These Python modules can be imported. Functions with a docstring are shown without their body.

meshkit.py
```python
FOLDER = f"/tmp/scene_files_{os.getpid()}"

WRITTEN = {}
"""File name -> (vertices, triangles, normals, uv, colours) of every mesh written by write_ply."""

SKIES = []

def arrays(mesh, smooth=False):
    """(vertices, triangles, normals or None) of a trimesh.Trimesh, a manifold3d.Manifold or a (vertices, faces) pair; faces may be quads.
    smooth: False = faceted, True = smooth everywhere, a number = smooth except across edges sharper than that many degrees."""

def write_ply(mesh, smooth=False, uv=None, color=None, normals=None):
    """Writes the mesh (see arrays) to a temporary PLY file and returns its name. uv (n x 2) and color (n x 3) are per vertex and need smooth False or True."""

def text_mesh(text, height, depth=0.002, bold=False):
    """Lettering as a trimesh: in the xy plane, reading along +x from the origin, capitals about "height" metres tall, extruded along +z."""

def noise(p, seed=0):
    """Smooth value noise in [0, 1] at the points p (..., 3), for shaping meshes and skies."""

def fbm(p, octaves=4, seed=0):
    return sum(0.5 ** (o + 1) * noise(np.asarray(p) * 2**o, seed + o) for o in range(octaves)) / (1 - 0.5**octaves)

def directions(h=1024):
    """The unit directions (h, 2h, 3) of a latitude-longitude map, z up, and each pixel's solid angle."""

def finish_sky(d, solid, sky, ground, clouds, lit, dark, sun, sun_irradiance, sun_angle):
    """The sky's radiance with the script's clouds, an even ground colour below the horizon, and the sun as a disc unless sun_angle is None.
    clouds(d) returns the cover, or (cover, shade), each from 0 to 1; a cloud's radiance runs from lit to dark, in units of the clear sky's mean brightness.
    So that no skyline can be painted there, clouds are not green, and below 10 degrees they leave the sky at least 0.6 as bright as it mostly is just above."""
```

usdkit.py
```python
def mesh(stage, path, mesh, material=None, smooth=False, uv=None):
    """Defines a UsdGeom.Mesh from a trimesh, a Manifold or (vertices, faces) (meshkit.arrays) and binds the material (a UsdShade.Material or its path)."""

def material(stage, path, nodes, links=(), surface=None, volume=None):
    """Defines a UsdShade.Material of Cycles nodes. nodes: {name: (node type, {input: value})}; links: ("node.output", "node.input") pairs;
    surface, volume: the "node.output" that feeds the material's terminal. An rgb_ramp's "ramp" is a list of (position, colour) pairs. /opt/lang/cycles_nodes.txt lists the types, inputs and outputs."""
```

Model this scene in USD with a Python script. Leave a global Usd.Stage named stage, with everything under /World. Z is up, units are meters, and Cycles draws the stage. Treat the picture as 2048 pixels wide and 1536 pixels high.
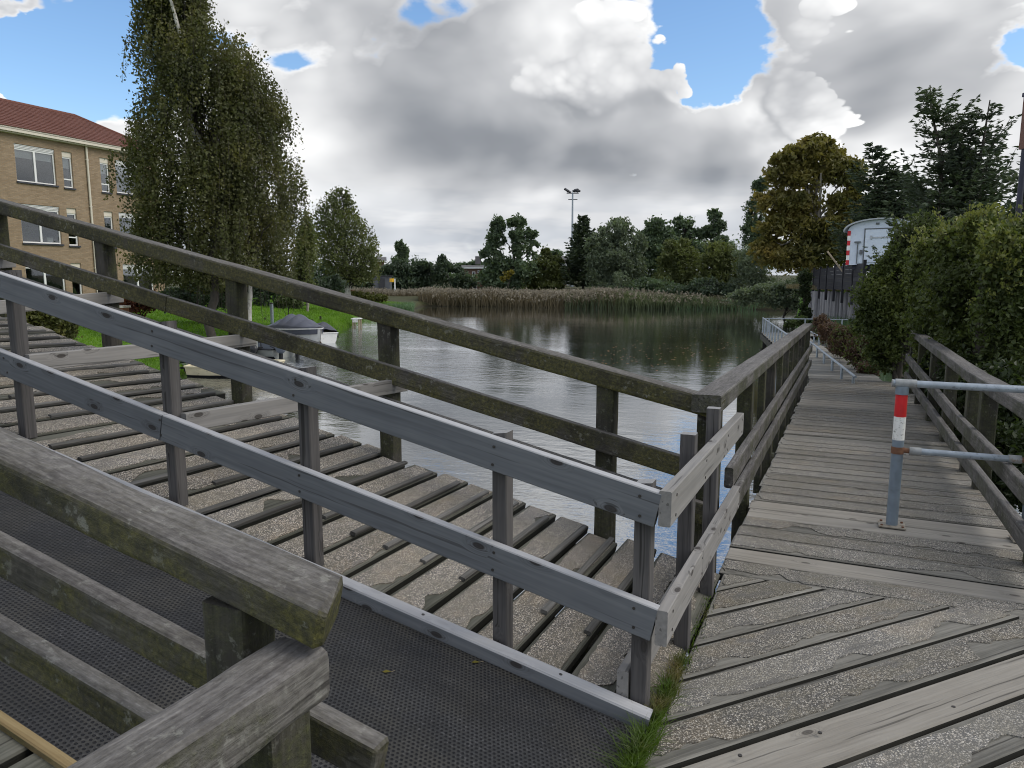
import math, re
import numpy as np
import trimesh
import shapely
from shapely.geometry import Polygon, box as sbox, LineString, Point
from shapely.ops import unary_union
import manifold3d
import usdkit, meshkit
from pxr import Usd, UsdGeom, UsdLux, UsdShade, Sdf, Gf, Vt

stage = Usd.Stage.CreateInMemory()
UsdGeom.SetStageUpAxis(stage, 'Z')
UsdGeom.SetStageMetersPerUnit(stage, 1.0)
UsdGeom.Xform.Define(stage, '/World')
UsdGeom.Scope.Define(stage, '/World/Looks')

# ------------------------------------------------------------------ camera
F_PX, CX, CY = 1480.0, 1024.0, 768.0          # focal length in pixels of the 2048 x 1536 photograph
PITCH = math.atan(218.0 / F_PX)
EYE = np.array([0.0, 0.0, 1.65])
FWD = np.array([0, math.cos(PITCH), -math.sin(PITCH)])
UPV = np.array([0, math.sin(PITCH), math.cos(PITCH)])
RGT = np.array([1.0, 0, 0])
cam = UsdGeom.Camera.Define(stage, '/World/camera')
cam.CreateProjectionAttr('perspective')
cam.CreateHorizontalApertureAttr(36.0)
cam.CreateVerticalApertureAttr(27.0)
cam.CreateFocalLengthAttr(36.0 * F_PX / 2048.0)
cam.CreateClippingRangeAttr((0.05, 20000.0))
cam.CreateExposureAttr(0.35)
cam.AddTransformOp().Set(Gf.Matrix4d(*RGT, 0, *UPV, 0, *(-FWD), 0, *EYE, 1))

# ------------------------------------------------------------------ node graphs
class Graph:
    def __init__(self):
        self.n, self.l = {}, []
    def __call__(self, typ, out, **inp):
        name = 'n%d' % len(self.n)
        const = {}
        for k, v in inp.items():
            if isinstance(v, str) and re.match(r'^n\d+\.', v):
                self.l.append((v, name + '.' + k))
            else:
                const[k] = v
        self.n[name] = (typ, const)
        return name + '.' + out
    def m(self, op, a, b=0.0, c=0.0, clamp=False):
        return self('math', 'value', math_type=op, value1=a, value2=b, value3=c, use_clamp=clamp)
    def add(self, a, b): return self.m('add', a, b)
    def sub(self, a, b): return self.m('subtract', a, b)
    def mul(self, a, b): return self.m('multiply', a, b)
    def v(self, op, a, b=(0, 0, 0), s=1.0, out='vector'):
        return self('vector_math', out, math_type=op, vector1=a, vector2=b, scale=s)
    def vadd(self, a, b): return self.v('add', a, b)
    def vmul(self, a, b): return self.v('multiply', a, b)
    def noise(self, vec, scale, detail=2.0, rough=0.5, out='fac', dist=0.0):
        return self('noise_texture', out, vector=vec, scale=scale, detail=detail, roughness=rough, distortion=dist)
    def ramp(self, fac, stops):
        return self('rgb_ramp', 'color', fac=fac, ramp=stops)
    def rng(self, v, a, b, c=0.0, d=1.0, kind='linear'):
        return self('map_range', 'result', range_type=kind, value=v, from_min=a, from_max=b, to_min=c, to_max=d, clamp=True)
    def mix(self, f, a, b, kind='mix'):
        return self('mix', 'color', mix_type=kind, fac=f, color1=a, color2=b)
    def mat(self, name, surface=None, volume=None):
        return usdkit.material(stage, '/World/Looks/' + name, self.n, self.l, surface=surface, volume=volume)

# ------------------------------------------------------------------ sky and sun
SUN_AZ, SUN_EL = math.radians(100.0), math.radians(46.0)
SUN_DIR = np.array([math.sin(SUN_AZ) * math.cos(SUN_EL), math.cos(SUN_AZ) * math.cos(SUN_EL), math.sin(SUN_EL)])
SKY_STRENGTH = 0.10

def dir_of(x, y):
    d = FWD + RGT * (x - CX) / F_PX - UPV * (y - CY) / F_PX
    return d / np.linalg.norm(d)

def blob_sum(g, az, el, blobs):
    """Sum of soft elliptical bumps on the sky: (azimuth deg, elevation deg, half-width deg, half-height deg, tilt deg, weight)."""
    total = None
    q = g('combine_xyz', 'vector', x=az, y=el, z=0.0)
    for (a0, e0, sa, se, tilt, w) in blobs:
        a0, e0, sa, se = [math.radians(u) for u in (a0, e0, sa, se)]
        d = g('vector_math', 'vector', math_type='multiply_add', vector1=q, vector2=(1 / sa, 1 / se, 0.0), vector3=(-a0 / sa, -e0 / se, 0.0))
        e = g.m('power', math.exp(-1.0), g('vector_math', 'value', math_type='dot_product', vector1=d, vector2=d))
        total = g.mul(e, w) if total is None else g.m('multiply_add', e, w, total)
    return total

def deg(x, y):
    d = dir_of(x, y)
    return math.degrees(math.atan2(d[0], d[1])), math.degrees(math.asin(d[2]))

def bl(x, y, sx, sy, w, tilt=0.0):
    """A bump by where it stands in the photograph's sky; sizes in photograph pixels (about 26 to a degree)."""
    a, e = deg(x, y)
    return (a, e, sx / 25.8, sy / 25.8, tilt, w)

def build_sky():
    g = Graph()
    d = g('texture_coordinate', 'generated')
    d = g('vector_math', 'vector', math_type='normalize', vector1=d)
    sx, sy, sz = (g('separate_xyz', o, vector=d) for o in 'xyz')
    az = g.m('arctan2', sx, sy)
    el = g.m('arcsine', sz)
    clear = g('sky_texture', 'color', sky_type='single_scattering', sun_disc=False, sun_elevation=SUN_EL, sun_rotation=SUN_AZ,
              altitude=0.0, air_density=1.0, aerosol_density=0.6, ozone_density=2.2)
    clear = g('hsv', 'color', color=clear, saturation=1.12, value=1.45)
    # cloud density: billowy noise on the sphere plus the big masses and openings that this sky has
    flat = g.vmul(d, (1.0, 1.0, 1.6))
    warp = g.vadd(g.noise(flat, 2.6, 1.5, 0.5, 'color'), (-0.5, -0.5, -0.5))
    p = g.vadd(flat, g.v('scale', warp, s=0.16))
    def field(vec, octaves, cells=True):
        big = g.noise(vec, 3.6, octaves, 0.56)
        if not cells:
            return big
        cell = g('voronoi_texture', 'distance', vector=vec, scale=9.0, feature='f1', detail=2.0, roughness=0.5)
        return g.m('multiply_add', cell, -0.42, big)
    n0 = field(p, 7.0)
    rag = g.noise(flat, 8.0, 5.0, 0.6, 'color')
    ragx, ragy = g('separate_xyz', 'x', vector=rag), g('separate_xyz', 'y', vector=rag)
    openings = blob_sum(g, g.m('multiply_add', g.add(ragx, -0.5), 0.13, az), g.m('multiply_add', g.add(ragy, -0.5), 0.13, el), OPENINGS)
    lowsky = g.rng(el, 0.10, 0.30, 0.22, 0.0, kind='smoothstep')
    dens = g.add(g.add(g.add(n0, -0.05), openings), lowsky)
    cover = g.rng(dens, -0.02, 0.07, kind='smoothstep')
    body = blob_sum(g, az, el, BODIES)
    # light: thin edges and sunward sides are bright, the deep middle of a mass is grey
    s0 = field(p, 3.0, False)
    s1 = field(g.vadd(p, (0.06, -0.01, 0.06)), 3.0, False)
    slope = g.sub(s0, s1)
    soft = g.noise(p, 2.3, 4.0, 0.5)
    b = g.rng(dens, 0.0, 0.13, 1.04, 0.82)
    b = g.m('multiply_add', slope, 0.9, b)
    b = g.m('multiply_add', g.add(soft, -0.5), 1.0, b)
    b = g.m('multiply_add', g.add(n0, -0.30), 0.30, b)
    b = g.add(b, body)
    b = g.m('minimum', g.m('maximum', b, 0.30), 1.06)
    cloud = g.ramp(g.mul(b, 0.9), CLOUD_RAMP)
    cloud = g.v('scale', cloud, s=1.0 / SKY_STRENGTH)
    # nearer cumulus heads standing in front of the grey deck, brightest along their crisp sunward rims
    heads = blob_sum(g, az, el, HEADS)
    heads_up = blob_sum(g, g.add(az, 0.030), g.add(el, 0.034), HEADS)
    sunside = g.rng(g.sub(heads, heads_up), -0.12, 0.22, kind='smoothstep')
    hcell = g('voronoi_texture', 'distance', vector=p, scale=17.0, feature='f1', detail=2.0, roughness=0.55)
    hd = g.m('multiply_add', hcell, -0.62, g.m('multiply_add', n0, 0.75, g.add(heads, -0.37)))
    hd = g.m('multiply_add', g.m('minimum', openings, 0.0), 0.7, hd)
    hcov = g.rng(g.m('divide', hd, g.rng(sunside, 0.0, 1.0, 0.85, 0.07)), 0.0, 1.0, kind='smoothstep')
    hb = g.rng(hd, 0.0, 0.65, 1.02, 0.80)
    hb = g.m('multiply_add', g.add(sunside, -0.6), 0.36, hb)
    hb = g.m('multiply_add', g.add(hcell, -0.35), -0.42, hb)
    hb = g.m('minimum', g.m('multiply_add', slope, 0.8, hb), 1.08)
    hcol = g.v('scale', g.ramp(g.mul(g.m('maximum', hb, 0.4), 0.9), CLOUD_RAMP), s=1.0 / SKY_STRENGTH)
    cloud = g.mix(hcov, cloud, hcol)
    cover = g.m('maximum', cover, hcov)
    low = g.rng(sz, 0.0, 0.16, 0.75, 0.0, kind='smoothstep')          # far clouds merge near the horizon
    col = g.mix(cover, clear, cloud)
    hz = g.v('scale', (0.42, 0.46, 0.52), s=1.0 / SKY_STRENGTH)
    bands = g.noise(g.vmul(d, (3.0, 3.0, 16.0)), 2.1, 5.0, 0.55)
    hz = g.mix(g.rng(bands, 0.42, 0.62, kind='smoothstep'), hz, g.v('scale', (0.64, 0.655, 0.68), s=1.0 / SKY_STRENGTH))
    col = g.mix(low, col, hz)
    bg = g('background_shader', 'background', color=col, strength=SKY_STRENGTH)
    return g.mat('sky_material', surface=bg)

OPENINGS = [bl(60, 150, 190, 105, -0.62), bl(1425, 45, 90, 112, -0.68), bl(1432, 150, 40, 62, -0.46), bl(2075, 100, 55, 42, -0.45),
            bl(625, 130, 55, 34, -0.19), bl(900, 200, 420, 200, 0.16), bl(1750, 150, 200, 220, 0.16), bl(1350, 330, 260, 110, 0.14), bl(500, 360, 160, 160, 0.10),
            bl(70, 40, 85, 24, 0.42), bl(0, 195, 28, 26, 0.50), bl(1260, 345, 24, 10, -0.35)]
BODIES = [bl(880, 110, 230, 150, -0.22), bl(1010, 300, 250, 60, -0.26), bl(1830, 190, 180, 130, -0.16), bl(1420, 350, 260, 50, -0.24), bl(520, 280, 120, 130, 0.14),
          bl(900, 410, 500, 40, 0.18), bl(1330, 190, 50, 60, -0.18), bl(1480, 280, 90, 36, -0.14), bl(1720, 240, 70, 30, -0.12), bl(1750, 330, 200, 50, 0.12)]
HEADS = [bl(1180, 215, 150, 100, 1.00), bl(1050, 180, 110, 55, 0.50), bl(1210, 40, 140, 130, 0.95), bl(1368, 165, 66, 78, 0.90), bl(1572, 210, 100, 110, 1.00), bl(1650, 275, 130, 85, 0.70), bl(620, 330, 110, 70, 0.55), bl(1650, 15, 115, 90, 0.72), bl(1000, 440, 160, 26, 0.45), bl(1300, 430, 160, 26, 0.45)]
CLOUD_RAMP = [(0.0, (0.12, 0.13, 0.148)), (0.35, (0.235, 0.25, 0.275)), (0.6, (0.45, 0.46, 0.478)), (0.8, (0.74, 0.745, 0.75)), (1.0, (0.98, 0.98, 0.97))]
dome = UsdLux.DomeLight.Define(stage, '/World/sky')
dome.CreateIntensityAttr(1.0)
dome.GetPrim().SetCustomDataByKey('kind', 'structure')
UsdShade.MaterialBindingAPI.Apply(dome.GetPrim()).Bind(build_sky())

sun = UsdLux.DistantLight.Define(stage, '/World/sun')
sun.CreateIntensityAttr(0.4)
sun.CreateAngleAttr(35.0)
sun.CreateNormalizeAttr(True)
sun.CreateColorAttr(Gf.Vec3f(1.0, 0.95, 0.87))
_sx = np.cross([0, 0, 1.0], SUN_DIR); _sx /= np.linalg.norm(_sx); _sy = np.cross(SUN_DIR, _sx)
sun.AddTransformOp().Set(Gf.Matrix4d(*_sx, 0, *_sy, 0, *SUN_DIR, 0, 0, 0, 50, 1))
# ------------------------------------------------------------------ building blocks
def px(x, y, z=0.0):
    """The point at height z that the photograph shows at pixel (x, y)."""
    d = dir_of(x, y)
    return EYE + d * ((z - EYE[2]) / d[2])

def pxd(x, y, dist):
    """The point seen at pixel (x, y), dist metres away over the ground."""
    d = dir_of(x, y)
    return EYE + d * (dist / math.hypot(d[0], d[1]))

_names = {}
def prim_name(parent, name):
    k = (parent, name)
    n = _names.get(k, 0)
    _names[k] = n + 1
    return name if n == 0 else '%s_%03d' % (name, n)

def setdata(prim, label=None, category=None, group=None, kind=None):
    for k, v in (('label', label), ('category', category), ('group', group), ('kind', kind)):
        if v:
            prim.SetCustomDataByKey(k, v)
    return prim

def thing(name, label=None, cat=None, loc=(0, 0, 0), rotz=0.0, group=None, kind=None):
    path = '/World/' + prim_name('/World', name)
    x = UsdGeom.Xform.Define(stage, path)
    x.AddTranslateOp().Set(Gf.Vec3d(*map(float, loc)))
    if rotz:
        x.AddRotateZOp().Set(float(math.degrees(rotz)))
    setdata(x.GetPrim(), label, cat, group, kind)
    return path

def part(parent, name, mesh, mat, label=None, smooth=False, frame=None, **data):
    """One Mesh prim under parent ('/World' for a thing that is one mesh). frame: 4x4 whose columns are the mesh's own axes and origin."""
    path = parent + '/' + prim_name(parent, name)
    m = usdkit.mesh(stage, path, mesh, MATS[mat] if isinstance(mat, str) else mat, smooth=smooth)
    if frame is not None:
        m.AddTransformOp().Set(Gf.Matrix4d(np.asarray(frame, float).T.tolist()))
    setdata(m.GetPrim(), label, **data)
    return path

def frame_of(p0, p1, up=(0, 0, 1)):
    x = np.asarray(p1, float) - p0
    L = np.linalg.norm(x)
    x = x / L
    y = np.cross(up, x); y /= np.linalg.norm(y)
    z = np.cross(x, y)
    M = np.eye(4)
    M[:3, 0], M[:3, 1], M[:3, 2], M[:3, 3] = x, y, z, p0
    return M, L

def profile(w, h, ch, n=1):
    """Outline of a board end with worn edges, anticlockwise in (y, z), centred."""
    pts = []
    for sy, sz, a0 in ((1, -1, -90), (1, 1, 0), (-1, 1, 90), (-1, -1, 180)):
        for k in range(n + 1):
            a = math.radians(a0 + 90.0 * k / n)
            pts.append((sy * (w / 2 - ch) + ch * math.cos(a), sz * (h / 2 - ch) + ch * math.sin(a)))
    return np.array(pts)

def sweep(L, prof, seg=1, wob=0.0, seed=0, end=0.0, skew=(0.0, 0.0)):
    """A board of length L along +x; wob: how far the worn faces wander; end: bevel of the end faces; skew: slant of both ends."""
    n = len(prof)
    xs = np.linspace(0, L, seg + 1)
    rings = []
    rs = np.random.RandomState(seed)
    off = rs.uniform(0, 50, 3)
    for i, x in enumerate(xs):
        p = np.column_stack([np.full(n, x), prof])
        if wob:
            q = np.column_stack([np.full(n, x * 3.0), prof * 14.0]) + off
            p[:, 1:] *= (1 + (meshkit.fbm(q, 3, seed)[:, None] - 0.5) * 2 * wob / np.abs(prof).max())
        k = skew[0] * (1 - x / L) + skew[1] * (x / L)
        p[:, 0] += k * p[:, 1]
        rings.append(p)
    if end:
        a, b = rings[0].copy(), rings[-1].copy()
        s = 1 - end / np.abs(prof).max()
        rings[0][:, 0] += end; rings[-1][:, 0] -= end
        a[:, 1:] *= s; b[:, 1:] *= s
        rings = [a] + rings + [b]
    v = np.vstack(rings + [rings[0].mean(0)[None], rings[-1].mean(0)[None]])
    m = len(rings)
    f = []
    for i in range(m - 1):
        for j in range(n):
            a, b = i * n + j, i * n + (j + 1) % n
            f += [(a, b + n, b), (a, a + n, b + n)]
    c0, c1 = m * n, m * n + 1
    for j in range(n):
        f.append((c0, j, (j + 1) % n))
        f.append((c1, (m - 1) * n + (j + 1) % n, (m - 1) * n + j))
    f = np.array(f)[:, ::-1]
    return v, f

def board(parent, name, mat, p0, p1, w, h, up=(0, 0, 1), ch=0.004, seg=1, wob=0.0, seed=0, end=0.0, nround=1, skew=(0, 0), label=None):
    """A straight timber from p0 to p1 (centres of its ends), w across and h along 'up'; grain runs along its own x axis."""
    M, L = frame_of(p0, p1, up)
    return part(parent, name, sweep(L, profile(w, h, ch, nround), seg, wob, seed, end, skew), mat, frame=M, label=label)

def bend(parent, name, mat, pts, radius, sides=10, label=None, caps=True):
    """A round bar or pipe along the points."""
    v, f = tube_mesh(pts, radius, sides)
    return part(parent, name, (v, f), mat, smooth=40, label=label)

def tube_mesh(pts, radius, sides=8):
    p = np.asarray(pts, float)
    r = np.broadcast_to(np.asarray(radius, float), (len(p),))
    t = np.gradient(p, axis=0); t /= np.linalg.norm(t, axis=1, keepdims=True)
    ref = np.array([0, 0, 1.0]) if abs(t[:, 2]).mean() < 0.8 else np.array([1.0, 0, 0])
    a = np.cross(t, ref); a /= np.linalg.norm(a, axis=1, keepdims=True)
    b = np.cross(t, a)
    ang = np.arange(sides) * 2 * np.pi / sides
    v = (p[:, None] + r[:, None, None] * (np.cos(ang)[None, :, None] * a[:, None] + np.sin(ang)[None, :, None] * b[:, None])).reshape(-1, 3)
    f = []
    for i in range(len(p) - 1):
        for j in range(sides):
            q, s = i * sides + j, i * sides + (j + 1) % sides
            f += [(q, s, s + sides), (q, s + sides, q + sides)]
    c0, c1 = len(v), len(v) + 1
    v = np.vstack([v, p[:1], p[-1:]])
    e = (len(p) - 1) * sides
    for j in range(sides):
        f += [(c0, (j + 1) % sides, j), (c1, e + j, e + (j + 1) % sides)]
    return v, np.array(f)[:, ::-1]

def boxm(x0, x1, y0, y1, z0, z1):
    return trimesh.creation.box([x1 - x0, y1 - y0, z1 - z0], trimesh.transformations.translation_matrix([(x0 + x1) / 2, (y0 + y1) / 2, (z0 + z1) / 2]))

def cat_mesh(ms):
    vs, fs, n = [], [], 0
    for m in ms:
        v, f = (m.vertices, m.faces) if hasattr(m, 'vertices') else m
        vs.append(np.asarray(v)); fs.append(np.asarray(f) + n); n += len(v)
    return np.vstack(vs), np.vstack(fs)

def xf(m, M):
    v, f = (m.vertices, m.faces) if hasattr(m, 'vertices') else m
    M = np.asarray(M, float)
    return np.asarray(v) @ M[:3, :3].T + M[:3, 3], np.asarray(f)

def slab(poly, z0, z1, ch=0.0):
    """A flat piece with the outline poly between z0 and z1, its upper edge taken off by ch."""
    if ch <= 0:
        m = trimesh.creation.extrude_polygon(poly, z1 - z0)
        m.apply_translation([0, 0, z0])
        return m
    c = np.array(poly.exterior.coords)[:-1]
    if not poly.exterior.is_ccw:
        c = c[::-1]
    n = len(c)
    e = np.roll(c, -1, 0) - c
    nrm = np.column_stack([e[:, 1], -e[:, 0]]) / np.linalg.norm(e, axis=1, keepdims=True)
    pn = np.roll(nrm, 1, 0)
    bis = (nrm + pn) / (1 + (nrm * pn).sum(1, keepdims=True))
    top = c - bis * ch
    v = np.vstack([np.column_stack([c, np.full(n, z0)]), np.column_stack([c, np.full(n, z1 - ch)]), np.column_stack([top, np.full(n, z1)])])
    f = []
    for k in range(2):
        for j in range(n):
            a, b = k * n + j, k * n + (j + 1) % n
            f += [(a, b, b + n), (a, b + n, a + n)]
    for j in range(1, n - 1):
        f += [(2 * n, 2 * n + j, 2 * n + j + 1), (0, j + 1, j)]
    return v, np.array(f)

def ragged(poly, seed, rough=0.012, keep=1.0, step=0.02):
    """The outline of a coat that has flaked back from the edges of poly, unevenly."""
    rs = np.random.RandomState(seed)
    ring = poly.buffer(-0.004, join_style=2).exterior
    if ring is None or ring.length < 0.1:
        return None
    n = max(24, min(260, int(ring.length / step)))
    s = np.linspace(0, ring.length, n, endpoint=False)
    pts = np.array([ring.interpolate(t).coords[0] for t in s])
    c = np.array(poly.centroid.coords[0])
    q = np.column_stack([pts * 9.0, np.full(n, seed * 1.7)])
    big = np.clip(meshkit.fbm(np.column_stack([pts * 3.4, np.full(n, seed * 3.1)]), 4, seed) - 0.47, 0, 1)
    big = np.clip(big - 0.06, 0, 1)
    big = np.minimum(big * 0.75, 0.12) * keep * np.where(pts[:, 1] < c[1], 1.35, 0.25)
    fine = meshkit.fbm(q * 3, 3, seed + 5) * rough + meshkit.fbm(q * 9, 2, seed + 8) * rough * 0.4
    ring_l = np.vstack([pts[-1:], pts, pts[:1]])
    t = ring_l[2:] - ring_l[:-2]; t /= np.linalg.norm(t, axis=1, keepdims=True)
    nin = np.column_stack([-t[:, 1], t[:, 0]])
    if not ring.is_ccw:
        nin = -nin
    p = Polygon(pts + nin * (big + fine)[:, None]).buffer(0)
    if p.geom_type != 'Polygon':
        p = max(p.geoms, key=lambda x: x.area)
    return p.intersection(poly.buffer(-0.003)).buffer(0)

def poly_mesh(p, z0, z1):
    ms = [trimesh.creation.extrude_polygon(q, z1 - z0) for q in (p.geoms if p.geom_type == 'MultiPolygon' else [p]) if q.geom_type == 'Polygon' and q.area > 1e-4]
    if not ms:
        return None
    v, f = cat_mesh(ms)
    v = v + [0, 0, z0]
    return v, f

def revolve(profile_rz, sections=20):
    """A lathe-turned solid about z from (radius, height) pairs."""
    return trimesh.creation.revolve(np.array(profile_rz, float), sections=sections)

MATS = {}
# ------------------------------------------------------------------ materials
def own_coords(g, loc=5.3):
    """The piece's own axes, shifted for every piece so that no two show the same grain."""
    o = g('texture_coordinate', 'object')
    l = g('object_info', 'location')
    r = g('object_info', 'random')
    sh = g.v('scale', l, s=loc)
    sh = g.vadd(sh, g('combine_xyz', 'vector', x=g.mul(r, 31.0), y=g.mul(r, 17.0), z=g.mul(r, 23.0)))
    return o, g.vadd(o, sh), r

def wood(name, ramp, knots=0.0, moss=0.0, lichen=0.0, bump=0.35, rough=0.8, tone=0.25, grain=1.0, mossramp=None, top=None, crack=1.0, along=2.2, streak=0.52, few=0.70, gap_shade=0.0):
    g = Graph()
    o, c, r = own_coords(g)
    cx, cy, cz = (g('separate_xyz', q, vector=c) for q in 'xyz')
    if knots:
        kv = g('combine_xyz', 'vector', x=g.mul(cx, 5.0), y=g.mul(g.add(cy, cz), 11.0), z=0.0)
        kd0 = g('voronoi_texture', 'distance', vector=kv, scale=1.0, feature='f1', dimensions='2D', randomness=0.95)
        kc = g('separate_xyz', 'x', vector=g('voronoi_texture', 'color', vector=kv, scale=1.0, feature='f1', dimensions='2D', randomness=0.95))
        kd = g.m('multiply_add', g.m('less_than', kc, few), 3.0, kd0)
        k0 = g.rng(kd, 0.10, 0.17, 1.0, 0.0, kind='smoothstep')
        ring = g.rng(kd, 0.10, 0.50, 1.0, 0.0, kind='smoothstep')
        c2 = g.vadd(c, g('combine_xyz', 'vector', x=0.0, y=g.mul(ring, 0.03), z=g.mul(ring, 0.03)))
    else:
        c2 = c
    wv = g.noise(c, 1.6, 3.0, 0.5, 'color')
    c3 = g.vadd(c2, g.v('multiply', g.vadd(wv, (-0.5, -0.5, -0.5)), (0.0, 0.035, 0.035)))
    fine = g.noise(g.vmul(c3, (along * grain, 95.0 * grain, 95.0 * grain)), 1.0, 4.0, 0.62)
    broad = g.noise(g.vmul(c3, (0.9, 26.0, 26.0)), 1.0, 3.0, 0.55)
    blot = g.noise(c, 2.3, 5.0, 0.6)
    val = g.m('multiply_add', fine, streak, g.m('multiply_add', broad, 0.34, g.m('multiply_add', blot, 0.24, (0.52 - streak) * 0.5)))
    if along > 5:
        speck = g.noise(g.vmul(c, (40.0, 70.0, 70.0)), 1.0, 5.0, 0.75)
        val = g.m('multiply_add', g.add(speck, -0.5), 0.55, val)
    val = g.m('multiply_add', g.add(r, -0.5), tone, val)
    col = g.ramp(val, ramp)
    if crack:
        cr = g.noise(g.vmul(c3, (0.8, 60.0, 60.0)), 1.0, 2.0, 0.4)
        ck = g.rng(cr, 0.30, 0.36, 1.0, 0.0)
        col = g.mix(g.mul(ck, 0.75 * crack), col, (0.02, 0.018, 0.016))
    hgt = g.m('multiply_add', fine, 0.6, g.mul(broad, 0.5))
    if knots:
        rg = g.m('sine', g.mul(kd, 75.0))
        rings = g.m('multiply', g.rng(kd, 0.12, 0.40, 1.0, 0.0), g.rng(rg, 0.2, 1.0))
        col = g.mix(g.mul(rings, 0.45 * knots), col, (0.05, 0.042, 0.036))
        col = g.mix(g.mul(k0, 0.85 * knots), col, (0.022, 0.017, 0.014))
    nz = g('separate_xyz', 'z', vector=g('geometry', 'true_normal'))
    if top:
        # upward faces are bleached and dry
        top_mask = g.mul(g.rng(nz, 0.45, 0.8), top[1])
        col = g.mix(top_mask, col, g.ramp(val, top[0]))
    if moss:
        side = g.rng(nz, -0.3, 0.75, 1.0, 0.10)
        mn = g.m('multiply_add', g.noise(c, 5.0, 6.0, 0.68), 0.8, g.mul(g.noise(c, 1.3, 3.0, 0.5), 0.5))
        mk = g.mul(g.rng(mn, 0.58 - 0.1 * moss, 0.78 - 0.1 * moss, kind='smoothstep'), side)
        mcol = g.ramp(g.noise(c, 60.0, 4.0, 0.7), mossramp or [(0.3, (0.012, 0.014, 0.006)), (0.55, (0.045, 0.05, 0.014)), (0.75, (0.11, 0.12, 0.03))])
        col = g.mix(g.mul(mk, 0.85), col, mcol)
        dk = g.rng(g.noise(g.vadd(c, (7.0, 3.0, 1.0)), 3.1, 5.0, 0.65), 0.48, 0.66, kind='smoothstep')
        col = g.mix(g.mul(g.mul(dk, side), 0.8), col, (0.016, 0.015, 0.012))
        hgt = g.m('multiply_add', mk, g.noise(c, 160.0, 3.0, 0.7), hgt)
    if lichen:
        ln = g.noise(c, 24.0, 5.0, 0.7)
        lm = g.mul(g.rng(ln, 0.57, 0.66, kind='smoothstep'), g.rng(g.noise(c, 2.7, 3.0), 0.35, 0.65))
        col = g.mix(g.mul(lm, lichen), col, (0.34, 0.34, 0.30))
    if gap_shade:
        # shade of the deck gaps painted on the planks' sawn sides, over algae stain
        fl = g.mul(g.rng(nz, 0.35, 0.62, 1.0, 0.0), g.rng(blot, 0.25, 0.45, 0.75 * gap_shade, gap_shade))
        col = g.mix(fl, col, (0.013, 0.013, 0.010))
    nb = g('bump', 'normal', height=hgt, strength=bump, distance=0.006)
    s = g('principled_bsdf', 'BSDF', base_color=col, roughness=rough, normal=nb, specular_ior_level=0.3)
    MATS[name] = g.mat(name, s)

GREY = [(0.25, (0.040, 0.040, 0.043)), (0.42, (0.088, 0.093, 0.100)), (0.55, (0.126, 0.133, 0.143)), (0.72, (0.178, 0.186, 0.195)), (0.9, (0.26, 0.26, 0.265))]
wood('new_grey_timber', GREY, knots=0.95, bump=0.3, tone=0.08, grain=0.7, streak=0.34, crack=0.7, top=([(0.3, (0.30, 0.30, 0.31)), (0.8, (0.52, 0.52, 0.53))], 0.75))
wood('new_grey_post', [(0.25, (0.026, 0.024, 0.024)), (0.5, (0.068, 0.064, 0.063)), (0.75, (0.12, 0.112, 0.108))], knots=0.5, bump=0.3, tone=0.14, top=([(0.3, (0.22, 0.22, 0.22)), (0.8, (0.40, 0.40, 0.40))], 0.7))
wood('pale_board', [(0.25, (0.10, 0.096, 0.092)), (0.5, (0.20, 0.192, 0.182)), (0.75, (0.30, 0.285, 0.268))], knots=0.9, bump=0.3, tone=0.08, grain=0.7, streak=0.34, crack=0.7)
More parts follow.
